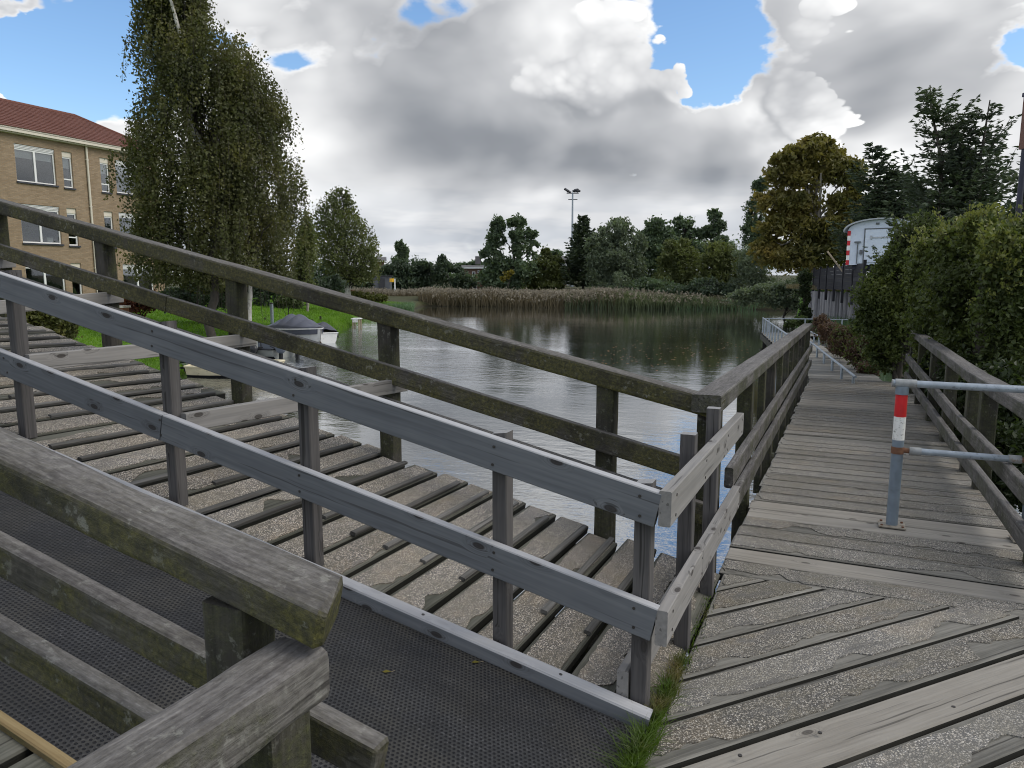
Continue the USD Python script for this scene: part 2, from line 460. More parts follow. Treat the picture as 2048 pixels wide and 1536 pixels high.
OLDTOP = [(0.3, (0.026, 0.023, 0.022)), (0.5, (0.090, 0.083, 0.079)), (0.7, (0.18, 0.170, 0.162)), (0.85, (0.30, 0.287, 0.272))]
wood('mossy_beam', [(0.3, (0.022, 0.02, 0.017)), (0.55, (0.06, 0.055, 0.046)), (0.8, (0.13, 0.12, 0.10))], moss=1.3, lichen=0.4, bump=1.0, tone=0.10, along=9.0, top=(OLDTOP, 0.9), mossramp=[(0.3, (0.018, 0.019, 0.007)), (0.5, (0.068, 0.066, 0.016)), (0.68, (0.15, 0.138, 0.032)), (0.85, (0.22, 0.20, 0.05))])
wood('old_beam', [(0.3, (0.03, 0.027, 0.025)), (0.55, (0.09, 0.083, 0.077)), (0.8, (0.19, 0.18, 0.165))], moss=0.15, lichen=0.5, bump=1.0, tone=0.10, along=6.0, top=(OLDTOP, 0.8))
wood('old_post', [(0.3, (0.018, 0.016, 0.014)), (0.55, (0.05, 0.045, 0.038)), (0.8, (0.10, 0.09, 0.075))], moss=0.5, lichen=0.3, bump=0.8, tone=0.12)
wood('deck_wood', [(0.25, (0.05, 0.047, 0.042)), (0.45, (0.12, 0.115, 0.10)), (0.65, (0.22, 0.21, 0.185)), (0.85, (0.33, 0.315, 0.28))], knots=0.35, bump=0.6, tone=0.16, lichen=0.12, few=0.9, gap_shade=0.92)
wood('bare_plank', [(0.25, (0.11, 0.10, 0.085)), (0.45, (0.215, 0.198, 0.170)), (0.65, (0.29, 0.270, 0.236)), (0.85, (0.37, 0.35, 0.31))], knots=0.8, bump=0.45, tone=0.10, streak=0.36, crack=0.8, few=0.90, gap_shade=0.92)
wood('worn_plank', gap_shade=0.9, ramp=[(0.25, (0.025, 0.025, 0.02)), (0.5, (0.075, 0.075, 0.06)), (0.75, (0.16, 0.155, 0.13))], moss=0.45, bump=0.8, tone=0.12, mossramp=[(0.3, (0.014, 0.016, 0.008)), (0.6, (0.05, 0.055, 0.025)), (0.8, (0.10, 0.105, 0.06))])
wood('batten_wood', [(0.25, (0.025, 0.024, 0.022)), (0.5, (0.075, 0.072, 0.066)), (0.75, (0.17, 0.165, 0.155))], bump=0.6, tone=0.25)
wood('dark_pile', [(0.3, (0.010, 0.009, 0.008)), (0.6, (0.03, 0.027, 0.022)), (0.85, (0.06, 0.055, 0.045))], moss=0.4, bump=0.8)
wood('sheet_pile', [(0.25, (0.05, 0.05, 0.054)), (0.5, (0.13, 0.128, 0.135)), (0.75, (0.26, 0.255, 0.255))], bump=0.6, tone=0.4)
wood('yellow_strip', [(0.25, (0.06, 0.04, 0.015)), (0.5, (0.17, 0.115, 0.05)), (0.8, (0.30, 0.23, 0.12))], bump=0.4, moss=0.7)
wood('fence_board', [(0.3, (0.008, 0.008, 0.01)), (0.6, (0.018, 0.018, 0.022)), (0.85, (0.04, 0.04, 0.045))], bump=0.5, tone=0.25)

def grit(name, tint, bare=0.0):
    """Stone chips bedded in resin."""
    g = Graph()
    o, c, r = own_coords(g)
    cell = g('voronoi_texture', 'color', vector=c, scale=150.0, feature='f1')
    dist = g('voronoi_texture', 'distance', vector=c, scale=150.0, feature='f1')
    pick = g('separate_xyz', 'x', vector=cell)
    t = np.array(tint)
    chips = g.ramp(pick, [(0.0, t * 0.18), (0.2, t * 0.48), (0.42, t * (1.0, 0.93, 0.84)), (0.62, t * 1.25), (0.82, t * (1.6, 1.5, 1.32)), (1.0, t * 2.1)])
    chips = g.mix(g.rng(dist, 0.30, 0.62), chips, t * 0.30)
    dirt = g.noise(c, 4.0, 6.0, 0.65)
    col = g.mix(g.rng(dirt, 0.42, 0.66), chips, g.mix(0.62, chips, t * (0.50, 0.48, 0.40)))
    warm = g.rng(g.noise(g.vadd(c, (3.0, 9.0, 2.0)), 2.2, 5.0, 0.6), 0.54, 0.70)
    col = g.mix(g.mul(warm, 0.2), col, t * (1.25, 1.0, 0.66))
    dirt2 = g.noise(g.vmul(c, (2.0, 30.0, 1.0)), 1.0, 4.0, 0.65)
    col = g.mix(g.mul(g.rng(dirt2, 0.56, 0.70), 0.45), col, t * (0.42, 0.41, 0.36))
    col = g('brightness_contrast', 'color', color=col, bright=g.m('multiply_add', r, 0.05, -0.025), contrast=0.0)
    thin = g.noise(g.vmul(c, (3.0, 9.0, 1.0)), 1.0, 7.0, 0.72)
    col = g.mix(g.rng(thin, 0.55, 0.66, 0.0, 0.8), col, g.ramp(g.noise(g.vmul(c, (3.0, 90.0, 30.0)), 1.0, 3.0, 0.6), [(0.3, t * 0.22), (0.7, t * 0.55)]))
    nb = g('bump', 'normal', height=g.sub(1.0, dist), strength=0.6, distance=0.004)
    MATS[name] = g.mat(name, g('principled_bsdf', 'BSDF', base_color=col, roughness=0.75, normal=nb, specular_ior_level=0.35))
grit('bridge_grit', (0.345, 0.318, 0.284))
grit('deck_grit', (0.310, 0.296, 0.272))

def plain(name, col, rough=0.6, metal=0.0, vary=0.25, scale=6.0, bump=0.0, spec=0.5, dirt=None):
    g = Graph()
    o, c, r = own_coords(g)
    n = g.noise(c, scale, 5.0, 0.6)
    base = np.array(col)
    col_ = g.ramp(n, [(0.25, base * (1 - vary)), (0.75, base * (1 + vary))])
    if dirt:
        d = g.noise(c, dirt[1], 6.0, 0.7)
        col_ = g.mix(g.rng(d, dirt[2], dirt[2] + 0.12), col_, dirt[0])
    kw = {}
    if bump:
        kw['normal'] = g('bump', 'normal', height=g.noise(c, scale * 8, 4.0, 0.6), strength=bump, distance=0.01)
    MATS[name] = g.mat(name, g('principled_bsdf', 'BSDF', base_color=col_, roughness=rough, metallic=metal, specular_ior_level=spec, **kw))

plain('galvanised', (0.30, 0.34, 0.38), 0.42, 0.55, 0.22, 14.0, dirt=((0.16, 0.18, 0.20), 30.0, 0.56))
plain('pipe_fitting', (0.26, 0.27, 0.27), 0.6, 0.3, 0.3, 20.0, dirt=((0.16, 0.10, 0.06), 12.0, 0.58))
plain('screw_steel', (0.055, 0.05, 0.046), 0.5, 0.5, 0.3, 30.0)
plain('rusty_steel', (0.16, 0.075, 0.04), 0.8, 0.1, 0.4, 30.0)
plain('base_plate', (0.30, 0.27, 0.22), 0.7, 0.2, 0.3, 30.0, dirt=((0.14, 0.08, 0.04), 20.0, 0.55))
plain('red_band', (0.50, 0.013, 0.018), 0.4, 0.0, 0.18, 14.0, dirt=((0.22, 0.02, 0.02), 40.0, 0.62))
plain('white_band', (0.72, 0.71, 0.68), 0.45, 0.0, 0.06, 8.0, dirt=((0.10, 0.085, 0.07), 48.0, 0.555))
plain('blue_grey_paint', (0.165, 0.205, 0.245), 0.5, 0.15, 0.22, 14.0, dirt=((0.10, 0.085, 0.07), 22.0, 0.60))
plain('white_paint', (0.74, 0.74, 0.72), 0.45, 0.0, 0.06, 5.0)
plain('cream_stone', (0.62, 0.57, 0.47), 0.6, 0.0, 0.08, 4.0)
plain('sill_dark', (0.03, 0.032, 0.04), 0.5, 0.0, 0.2, 6.0)
plain('blind', (0.58, 0.58, 0.52), 0.7, 0.0, 0.05, 4.0)
plain('room_dark', (0.03, 0.032, 0.036), 0.9, 0.0, 0.3, 2.0)
plain('boat_cream', (0.62, 0.55, 0.38), 0.45, 0.0, 0.12, 3.0, dirt=((0.25, 0.22, 0.13), 9.0, 0.58))
plain('boat_white', (0.66, 0.66, 0.64), 0.4, 0.0, 0.08, 3.0, dirt=((0.35, 0.32, 0.25), 9.0, 0.6))
plain('boat_dark', (0.012, 0.012, 0.014), 0.4, 0.0, 0.2, 5.0)
plain('boat_rust', (0.30, 0.14, 0.05), 0.6, 0.0, 0.2, 5.0)
plain('tarpaulin', (0.070, 0.075, 0.10), 0.5, 0.0, 0.18, 3.0, bump=0.25)
plain('tarpaulin_dark', (0.045, 0.047, 0.06), 0.5, 0.0, 0.2, 3.0, bump=0.25)
plain('motor_grey', (0.10, 0.115, 0.14), 0.4, 0.0, 0.2, 5.0)
plain('motor_cover', (0.24, 0.25, 0.23), 0.55, 0.0, 0.15, 4.0)
plain('trailer_white', (0.56, 0.62, 0.71), 0.5, 0.0, 0.06, 2.0, dirt=((0.40, 0.42, 0.44), 5.0, 0.62))
plain('trailer_roof', (0.36, 0.38, 0.40), 0.5, 0.2, 0.12, 3.0, dirt=((0.22, 0.20, 0.17), 6.0, 0.58))
plain('trailer_line', (0.10, 0.11, 0.12), 0.6)
plain('rubber', (0.015, 0.015, 0.016), 0.7)
plain('signal_red', (0.48, 0.012, 0.02), 0.4, 0.0, 0.1)
plain('basket_yellow', (0.75, 0.42, 0.02), 0.5, 0.0, 0.08)
plain('lamp_dark', (0.05, 0.05, 0.055), 0.5, 0.3)
plain('shed_grey', (0.10, 0.105, 0.115), 0.7, 0.0, 0.15, 2.0)
plain('far_brick', (0.17, 0.105, 0.075), 0.85, 0.0, 0.25, 9.0)
plain('far_roof', (0.10, 0.095, 0.095), 0.85, 0.0, 0.25, 3.0)
plain('heron_grey', (0.16, 0.21, 0.27), 0.8, 0.0, 0.25, 25.0, bump=0.3)
plain('heron_pale', (0.52, 0.50, 0.46), 0.8, 0.0, 0.15, 25.0)
plain('heron_black', (0.02, 0.022, 0.028), 0.7)
plain('heron_beak', (0.42, 0.28, 0.10), 0.5)
plain('white_bark', (0.52, 0.50, 0.45), 0.85, 0.0, 0.2, 6.0, bump=0.5, dirt=((0.06, 0.05, 0.045), 5.0, 0.55))
plain('grey_bark', (0.12, 0.11, 0.095), 0.9, 0.0, 0.35, 8.0, bump=0.6)
plain('pale_bark', (0.24, 0.215, 0.18), 0.9, 0.0, 0.3, 7.0, bump=0.5)
plain('dark_bark', (0.045, 0.038, 0.03), 0.9, 0.0, 0.35, 8.0, bump=0.6)
plain('brown_panel', (0.11, 0.045, 0.03), 0.6, 0.0, 0.2, 3.0)
plain('dark_steel', (0.03, 0.03, 0.05), 0.5, 0.3)
plain('terracotta', (0.30, 0.13, 0.07), 0.8, 0.0, 0.2)
plain('paving', (0.30, 0.265, 0.225), 0.85, 0.0, 0.2, 8.0)
plain('pale_wood', (0.36, 0.29, 0.20), 0.8, 0.0, 0.2, 10.0)
plain('stalk', (0.30, 0.24, 0.16), 0.85, 0.0, 0.3, 2.0)

def mat_rubber():
    g = Graph()
    o = g('texture_coordinate', 'object')
    x, y = g('separate_xyz', 'x', vector=o), g('separate_xyz', 'y', vector=o)
    P = 0.0165
    row = g.m('floor', g.mul(y, 1 / P))
    sh = g.mul(g.m('modulo', g.m('absolute', row), 2.0), 0.5)
    fx = g.add(g.m('fraction', g.add(g.mul(x, 1 / P), sh)), -0.5)
    fy = g.add(g.m('fraction', g.mul(y, 1 / P)), -0.5)
    r2 = g.m('sqrt', g.m('multiply_add', fx, fx, g.mul(fy, fy)))
    hole = g.rng(r2, 0.20, 0.34, 1.0, 0.0, kind='smoothstep')
    jit = g('white_noise_texture', 'value', vector=g('combine_xyz', 'vector', x=g.m('floor', g.add(g.mul(x, 1 / P), sh)), y=row, z=0.0))
    col = g.ramp(g.noise(o, 3.0, 5.0, 0.6), [(0.3, (0.0185, 0.0187, 0.0195)), (0.7, (0.038, 0.0385, 0.040))])
    worn = g.noise(o, 90.0, 4.0, 0.7)
    col = g.mix(g.mul(g.rng(worn, 0.53, 0.70), g.rng(jit, 0.2, 1.0, 0.15, 0.75)), col, (0.125, 0.125, 0.13))
    col = g.mix(g.mul(g.rng(g.noise(o, 2.1, 6.0, 0.66), 0.46, 0.66), 0.6), col, (0.062, 0.058, 0.048))
    col = g.mix(g.mul(g.rng(g.noise(g.vmul(o, (0.8, 4.0, 1.0)), 1.0, 4.0, 0.6), 0.50, 0.68), 0.5), col, (0.016, 0.016, 0.017))
    col = g.mix(g.mul(hole, 0.9), col, (0.006, 0.006, 0.008))
    h = g.m('multiply_add', hole, -1.0, g.mul(worn, 0.3))
    nb = g('bump', 'normal', height=h, strength=0.9, distance=0.008)
    MATS['mat_rubber'] = g.mat('mat_rubber', g('principled_bsdf', 'BSDF', base_color=col, roughness=0.6, normal=nb, specular_ior_level=0.25))
mat_rubber()

def brick_wall(name, c1, c2, mortar, scale=1.0):
    g = Graph()
    o = g('texture_coordinate', 'object')
    x, y, z = (g('separate_xyz', q, vector=o) for q in 'xyz')
    uv = g('combine_xyz', 'vector', x=g.add(x, y), y=z, z=0.0)
    b = g('brick_texture', 'color', vector=uv, color1=c1, color2=c2, mortar=mortar, scale=1.0, mortar_size=0.006, mortar_smooth=0.2, bias=0.0, brick_width=0.22, row_height=0.065)
    fac = g('brick_texture', 'fac', vector=uv, scale=1.0, mortar_size=0.006, mortar_smooth=0.2, brick_width=0.22, row_height=0.065)
    n = g.noise(o, 0.9, 6.0, 0.6)
    col = g.mix(g.rng(n, 0.4, 0.7, 0.0, 0.45), b, np.array(c1) * 0.72)
    n2 = g.noise(g.vmul(o, (4.5, 4.5, 15.0)), 1.0, 2.0, 0.8)
    col = g.mix(g.rng(n2, 0.56, 0.72, 0.0, 0.5), col, np.array(c2) * 1.3)
    nb = g('bump', 'normal', height=fac, strength=0.4, distance=0.006, invert=True)
    MATS[name] = g.mat(name, g('principled_bsdf', 'BSDF', base_color=col, roughness=0.88, normal=nb, specular_ior_level=0.2))
brick_wall('yellow_brick', (0.250, 0.180, 0.112), (0.330, 0.245, 0.160), (0.22, 0.19, 0.15))

def roof_tiles():
    g = Graph()
    o, c, r = own_coords(g)
    n = g.noise(c, 14.0, 4.0, 0.7)
    col = g.ramp(g.m('multiply_add', r, 0.5, g.mul(n, 0.6)), [(0.2, (0.055, 0.020, 0.014)), (0.5, (0.115, 0.038, 0.024)), (0.9, (0.17, 0.065, 0.042))])
    MATS['roof_tile'] = g.mat('roof_tile', g('principled_bsdf', 'BSDF', base_color=col, roughness=0.75))
roof_tiles()

def glass():
    g = Graph()
    t = g('transparent_bsdf', 'BSDF', color=(0.75, 0.78, 0.80))
    s = g('glossy_bsdf', 'BSDF', color=(1, 1, 1), roughness=0.015)
    f = g.m('multiply_add', g('fresnel', 'fac', IOR=1.5), 0.9, 0.05)
    MATS['window_glass'] = g.mat('window_glass', g('mix_closure', 'closure', fac=f, closure1=t, closure2=s))
glass()

def leaf(name, cols, trans=0.28, rough=0.5, clump=0.6, transcol=None):
    """Leaves: every leaf its own tone, whole sprays lighter or browner than others."""
    g = Graph()
    p = g('geometry', 'position')
    isl = g('geometry', 'random_per_island')
    cl = g.noise(p, clump, 3.0, 0.6)
    v = g.m('multiply_add', isl, 0.50, g.mul(g.rng(cl, 0.3, 0.7), 0.5))
    col = g.ramp(v, [(i / (len(cols) - 1), c) for i, c in enumerate(cols)])
    d = g('principled_bsdf', 'BSDF', base_color=col, roughness=rough, specular_ior_level=0.35)
    t = g('translucent_bsdf', 'BSDF', color=g.v('multiply', col, transcol or (1.5, 1.6, 0.8)))
    MATS[name] = g.mat(name, g('mix_closure', 'closure', fac=trans, closure1=d, closure2=t))
leaf('birch_leaf', [(0.042, 0.048, 0.018), (0.075, 0.080, 0.028), (0.125, 0.118, 0.038), (0.20, 0.160, 0.050), (0.34, 0.235, 0.070)], clump=0.8)
leaf('far_birch_leaf', [(0.053, 0.068, 0.024), (0.098, 0.112, 0.037), (0.152, 0.150, 0.047), (0.223, 0.191, 0.062)], clump=0.6)
leaf('alder_leaf', [(0.057, 0.081, 0.051), (0.092, 0.131, 0.072), (0.150, 0.189, 0.094), (0.221, 0.245, 0.108)], clump=0.4)
leaf('willow_leaf', [(0.077, 0.098, 0.065), (0.122, 0.151, 0.097), (0.179, 0.210, 0.134), (0.246, 0.268, 0.163)], clump=0.4)
leaf('olive_leaf', [(0.064, 0.078, 0.026), (0.102, 0.119, 0.037), (0.158, 0.172, 0.052), (0.223, 0.223, 0.074)], clump=0.4)
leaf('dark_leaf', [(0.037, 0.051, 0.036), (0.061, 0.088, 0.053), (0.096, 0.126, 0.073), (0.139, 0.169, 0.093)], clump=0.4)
leaf('yellow_leaf', [(0.120, 0.102, 0.014), (0.216, 0.180, 0.024), (0.312, 0.252, 0.036)], clump=0.8)
leaf('chestnut_leaf', [(0.085, 0.088, 0.026), (0.17, 0.145, 0.038), (0.27, 0.19, 0.045), (0.38, 0.235, 0.050), (0.46, 0.33, 0.075)], clump=0.45)
leaf('conifer_needle', [(0.034, 0.046, 0.031), (0.058, 0.080, 0.042), (0.096, 0.117, 0.054), (0.177, 0.156, 0.065)], clump=0.8, trans=0.12)
leaf('shrub_leaf', [(0.042, 0.055, 0.020), (0.078, 0.101, 0.029), (0.144, 0.166, 0.044), (0.249, 0.261, 0.073), (0.394, 0.355, 0.121)], clump=1.1)
leaf('shrub_tip_leaf', [(0.12, 0.13, 0.035), (0.19, 0.20, 0.06), (0.27, 0.27, 0.10)], clump=2.0)
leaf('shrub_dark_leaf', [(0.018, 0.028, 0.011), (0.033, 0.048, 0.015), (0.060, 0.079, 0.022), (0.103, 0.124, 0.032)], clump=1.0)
leaf('brown_shrub_leaf', [(0.046, 0.028, 0.022), (0.093, 0.056, 0.040), (0.147, 0.085, 0.056), (0.171, 0.132, 0.062)], clump=1.4)
leaf('hedge_leaf', [(0.045, 0.054, 0.015), (0.093, 0.102, 0.024), (0.173, 0.150, 0.036), (0.270, 0.188, 0.051)], clump=2.2)
leaf('garden_leaf', [(0.034, 0.053, 0.019), (0.070, 0.096, 0.031), (0.124, 0.155, 0.054), (0.202, 0.232, 0.093)], clump=1.5)
leaf('red_shrub_leaf', [(0.046, 0.022, 0.012), (0.132, 0.046, 0.025), (0.217, 0.085, 0.034), (0.139, 0.116, 0.039)], clump=2.0)
leaf('lawn_blade', [(0.077, 0.155, 0.012), (0.125, 0.236, 0.018), (0.184, 0.311, 0.027), (0.259, 0.368, 0.048)], clump=0.8, trans=0.35)
leaf('gap_grass', [(0.16, 0.13, 0.06), (0.050, 0.085, 0.010), (0.085, 0.140, 0.016), (0.130, 0.200, 0.028), (0.200, 0.240, 0.060)], clump=5.0, trans=0.35)
leaf('reed_blade', [(0.110, 0.094, 0.050), (0.176, 0.143, 0.083), (0.220, 0.182, 0.116), (0.127, 0.132, 0.055), (0.077, 0.105, 0.039)], clump=0.18, trans=0.2, transcol=(1.1, 1.1, 0.9))
leaf('green_reed', [(0.070, 0.090, 0.046), (0.109, 0.132, 0.065), (0.155, 0.171, 0.093), (0.217, 0.202, 0.116)], clump=0.25, trans=0.2)
leaf('reed_plume', [(0.20, 0.172, 0.125), (0.27, 0.238, 0.175), (0.33, 0.30, 0.225)], clump=0.3, trans=0.2, transcol=(1, 1, 1))
leaf('sedge', [(0.078, 0.132, 0.070), (0.116, 0.186, 0.093), (0.171, 0.248, 0.124)], clump=0.8, trans=0.2)
leaf('dead_leaf', [(0.160, 0.070, 0.020), (0.260, 0.130, 0.030), (0.340, 0.220, 0.050), (0.200, 0.160, 0.050)], clump=2.0, trans=0.1)
leaf('dry_grass', [(0.180, 0.144, 0.084), (0.264, 0.216, 0.132), (0.144, 0.144, 0.060)], clump=1.5, trans=0.2)

def water_mat():
    g = Graph()
    p = g('geometry', 'position')
    px_, py_ = g('separate_xyz', 'x', vector=p), g('separate_xyz', 'y', vector=p)
    # cat's-paws: stretches of ruffled water and calm lanes between them
    wind = g.noise(g.vmul(p, (0.05, 0.11, 1.0)), 1.0, 3.0, 0.55)
    w = g.rng(wind, 0.36, 0.60, 0.22, 1.0, kind='smoothstep')
    calm = g.rng(g.m('multiply_add', px_, 0.62, g.mul(py_, 0.20)), 3.2, 7.5, 1.0, 0.30, kind='smoothstep')
    near = g.rng(py_, 4.0, 11.0, 0.35, 1.0, kind='smoothstep')
    amp = g.mul(g.mul(w, calm), near)
    q = g('vector_rotate', 'vector', rotate_type='z_axis', vector=p, angle=0.35)
    a = g.noise(g.vmul(q, (2.2, 4.6, 1.0)), 1.0, 3.0, 0.55)
    b = g.noise(g.vmul(q, (7.0, 13.0, 1.0)), 1.0, 3.0, 0.6)
    c = g.noise(g.vmul(q, (0.5, 0.9, 1.0)), 1.0, 2.0, 0.5)
    h = g.m('multiply_add', a, 0.9, g.m('multiply_add', b, 0.40, g.mul(c, 1.2)))
    nb = g('bump', 'normal', height=g.mul(h, g.m('multiply_add', amp, 0.95, 0.05)), strength=1.0, distance=0.018)
    col = g.ramp(g.noise(p, 0.2, 3.0), [(0.3, (0.016, 0.017, 0.013)), (0.7, (0.026, 0.026, 0.020))])
    body = g('principled_bsdf', 'BSDF', base_color=col, roughness=0.4, specular_ior_level=0.0)
    shine = g('glossy_bsdf', 'BSDF', color=(0.97, 0.98, 1.0), roughness=0.035, normal=nb)
    f = g.m('minimum', g.m('multiply_add', g('fresnel', 'fac', IOR=1.45), 1.0, 0.26), 0.95)
    MATS['pond_water'] = g.mat('pond_water', g('mix_closure', 'closure', fac=f, closure1=body, closure2=shine))
water_mat()

def ground_mat():
    g = Graph()
    p = g('geometry', 'position')
    n = g.noise(p, 0.5, 6.0, 0.65)
    f = g.noise(p, 9.0, 4.0, 0.7)
    col = g.ramp(g.m('multiply_add', f, 0.5, g.mul(n, 0.5)), [(0.3, (0.045, 0.095, 0.010)), (0.5, (0.080, 0.165, 0.015)), (0.7, (0.115, 0.21, 0.024))])
    z = g('separate_xyz', 'z', vector=p)
    yy = g('separate_xyz', 'y', vector=p)
    rough = g.rng(yy, 50.0, 53.0)                       # beyond the pond the grass is long, dull and brownish
    col = g.mix(rough, col, g.ramp(f, [(0.3, (0.030, 0.034, 0.014)), (0.7, (0.075, 0.075, 0.034))]))
    mud = g.rng(g.m('multiply_add', n, 0.25, z), -0.86, -0.66, 1.0, 0.0)
    col = g.mix(mud, col, (0.028, 0.024, 0.014))
    nb = g('bump', 'normal', height=f, strength=0.6, distance=0.05)
    MATS['grass_ground'] = g.mat('grass_ground', g('principled_bsdf', 'BSDF', base_color=col, roughness=0.9, normal=nb, specular_ior_level=0.2))
ground_mat()
# ------------------------------------------------------------------ ground and water
WATER_Z = -1.0
_az = math.radians(24.1)
VH = np.array([math.sin(_az), math.cos(_az), 0.0])      # along the walkway, away from the viewer
UH = np.array([-math.cos(_az), math.sin(_az), 0.0])     # along the bridge, up its slope
ZZ = np.array([0, 0, 1.0])
DS, US = math.tan(math.radians(1.9)), math.tan(math.radians(12.23))
CORNER = px(1283, 1432, 0.0)                            # foot of the new railing's corner post
V3 = (VH - ZZ * DS); V3 /= np.linalg.norm(V3)
U3 = (UH + ZZ * US); U3 /= np.linalg.norm(U3)
def BR(a, b, z=0.0): return CORNER + UH * a + VH * b + ZZ * (US * a - DS * b + z)     # on the sloping bridge
def LA(a, b, z=0.0): return CORNER + UH * a + VH * b + ZZ * (-DS * b + z)             # on the landing and the walkway
NB = np.cross(V3, U3); NB *= np.sign(NB[2]); NB /= np.linalg.norm(NB)
NL = np.cross(V3, UH); NL *= np.sign(NL[2]); NL /= np.linalg.norm(NL)

shore = [px(850, 612, -1)[:2], px(1000, 613.5, -1)[:2], px(1150, 616, -1)[:2], px(1330, 618, -1)[:2], px(1500, 619, -1)[:2], px(1590, 621, -1)[:2],
         (17.8, 46.0), (15.1, 38.5), (14.0, 31.0), (11.6, 24.0), (10.2, 19.0), (8.9, 14.5), (6.7, 9.3), (5.2, 5.4), (4.0, 1.6), (2.0, -1.6), (-3.0, -2.5), (-11.0, -4.0),
         (-18.0, 0.0), (-16.5, 6.0), (-13.0, 11.5), (-10.2, 15.0), px(300, 790, -1)[:2] + np.array([-0.6, 0]), px(492, 705, -1)[:2], px(560, 680, -1)[:2], px(640, 668, -1)[:2], px(700, 651, -1)[:2], px(712, 640, -1)[:2],
         px(740, 634, -1)[:2], px(790, 629, -1)[:2], px(826, 620, -1)[:2], px(838, 615, -1)[:2]]
POND = Polygon([tuple(p) for p in shore]).buffer(-0.3).buffer(0.3)

def ground_z(x, y):
    """Height of the land: a pond bed, low banks, a lawn rising to the left, a raised quay to the right."""
    x, y = np.asarray(x, float), np.asarray(y, float)
    pts = shapely.points(x, y)
    d = shapely.distance(POND.exterior, pts) * np.where(shapely.contains(POND, pts), -1, 1)
    s = np.clip(d / 0.9, -1, 1)
    z = np.where(d < 0, -1.0 + 0.9 * np.maximum(d / 1.2, -1), -1.0 + 0.36 * np.clip(d / 0.5, 0, 1))
    lawn = np.clip((-8.0 - x) / 9.0, 0, 1) * np.clip((60 - y) / 20, 0, 1)
    z = z + np.where(d > 0, 0.62 * np.clip(d / 7.0, 0, 1) * np.clip(lawn * 3, 0, 1), 0)
    right = (x > 11.5) & (y < 62)
    quay = np.clip((x - (15.0 + 0.066 * (y - 33))) / 0.35, 0, 1) * np.clip((y - 6) / 6, 0, 1) * np.clip((47.5 - y) / 4.0, 0, 1)
    z = z + np.where((d > 0) & (x > 3), 0.5 * np.clip(d / 2.0, 0, 1), 0)
    z = np.where((d > 0) & right, np.maximum(z, -1 + 1.95 * quay), z)
    far = (d > 0) & (y > 50)
    z = z + np.where(far, 0.35 * np.clip(d / 4, 0, 1), 0)
    z = z + np.where((d > 0), 0.5 * np.clip(-(y - 0.5) / 2.5, 0, 1), 0)
    return z + np.where(d > 0.5, (meshkit.fbm(np.stack([x * 0.35, y * 0.35, 0 * x], -1), 3, 4) - 0.5) * 0.16, 0)

def build_ground():
    def axis(a, b, step, far0, far1):
        mid = np.arange(a, b + 1e-6, step)
        lo = a - np.geomspace(step * 2, a - far0, 22)[::-1]
        hi = b + np.geomspace(step * 2, far1 - b, 22)
        return np.concatenate([lo, mid, hi])
    xs, ys = axis(-34, 34, 0.4, -2500, 2500), axis(-6, 76, 0.5, -1500, 4000)
    X, Y = np.meshgrid(xs, ys)
    Z = ground_z(X.ravel(), Y.ravel())
    v = np.column_stack([X.ravel(), Y.ravel(), Z])
    nx, ny = len(xs), len(ys)
    i, j = np.meshgrid(np.arange(ny - 1), np.arange(nx - 1), indexing='ij')
    q = (i * nx + j).ravel()
    f = np.vstack([np.column_stack([q, q + 1, q + nx + 1]), np.column_stack([q, q + nx + 1, q + nx])])
    part('/World', 'ground', (v, f), 'grass_ground', smooth=True, kind='structure', label='green grassy banks all round the pond')
build_ground()
_wp = POND.buffer(1.5).simplify(0.2)
part('/World', 'water', poly_mesh(_wp, WATER_Z - 0.03, WATER_Z), 'pond_water', kind='structure', label='rippled grey pond water reflecting clouds and trees')

# ------------------------------------------------------------------ planked ways
def plane_frame(o, xdir, nrm):
    M = np.eye(4)
    x = xdir / np.linalg.norm(xdir)
    y = np.cross(nrm, x)
    M[:3, 0], M[:3, 1], M[:3, 2], M[:3, 3] = x, y, nrm, o
    return M

def to_local(M, pts):
    return (np.asarray(pts) - M[:3, 3]) @ M[:3, :3]

def plank(parent, mat, pts, xdir, nrm, thick=0.05, coat=None, seed=0, keep=1.0, rough=0.016, ch=0.006, cutouts=()):
    """A plank whose upper face has the corner points pts; coat: its flaking gritty coat."""
    o = np.mean(pts, 0)
    M = plane_frame(o, xdir, nrm)
    poly = Polygon(to_local(M, pts)[:, :2])
    if not poly.exterior.is_ccw:
        poly = Polygon(list(poly.exterior.coords)[::-1])
    p = part(parent, 'plank', slab(poly, -thick, 0.0, ch), mat, frame=M)
    if coat:
        r = ragged(poly, seed, rough, keep)
        for c in cutouts:
            r = r.difference(c) if r is not None else r
        if r is not None and not r.is_empty:
            m = poly_mesh(r, -0.003, 0.0055)
            if m is not None:
                part(p, 'grit_coat', m, coat)
    return p, M, poly

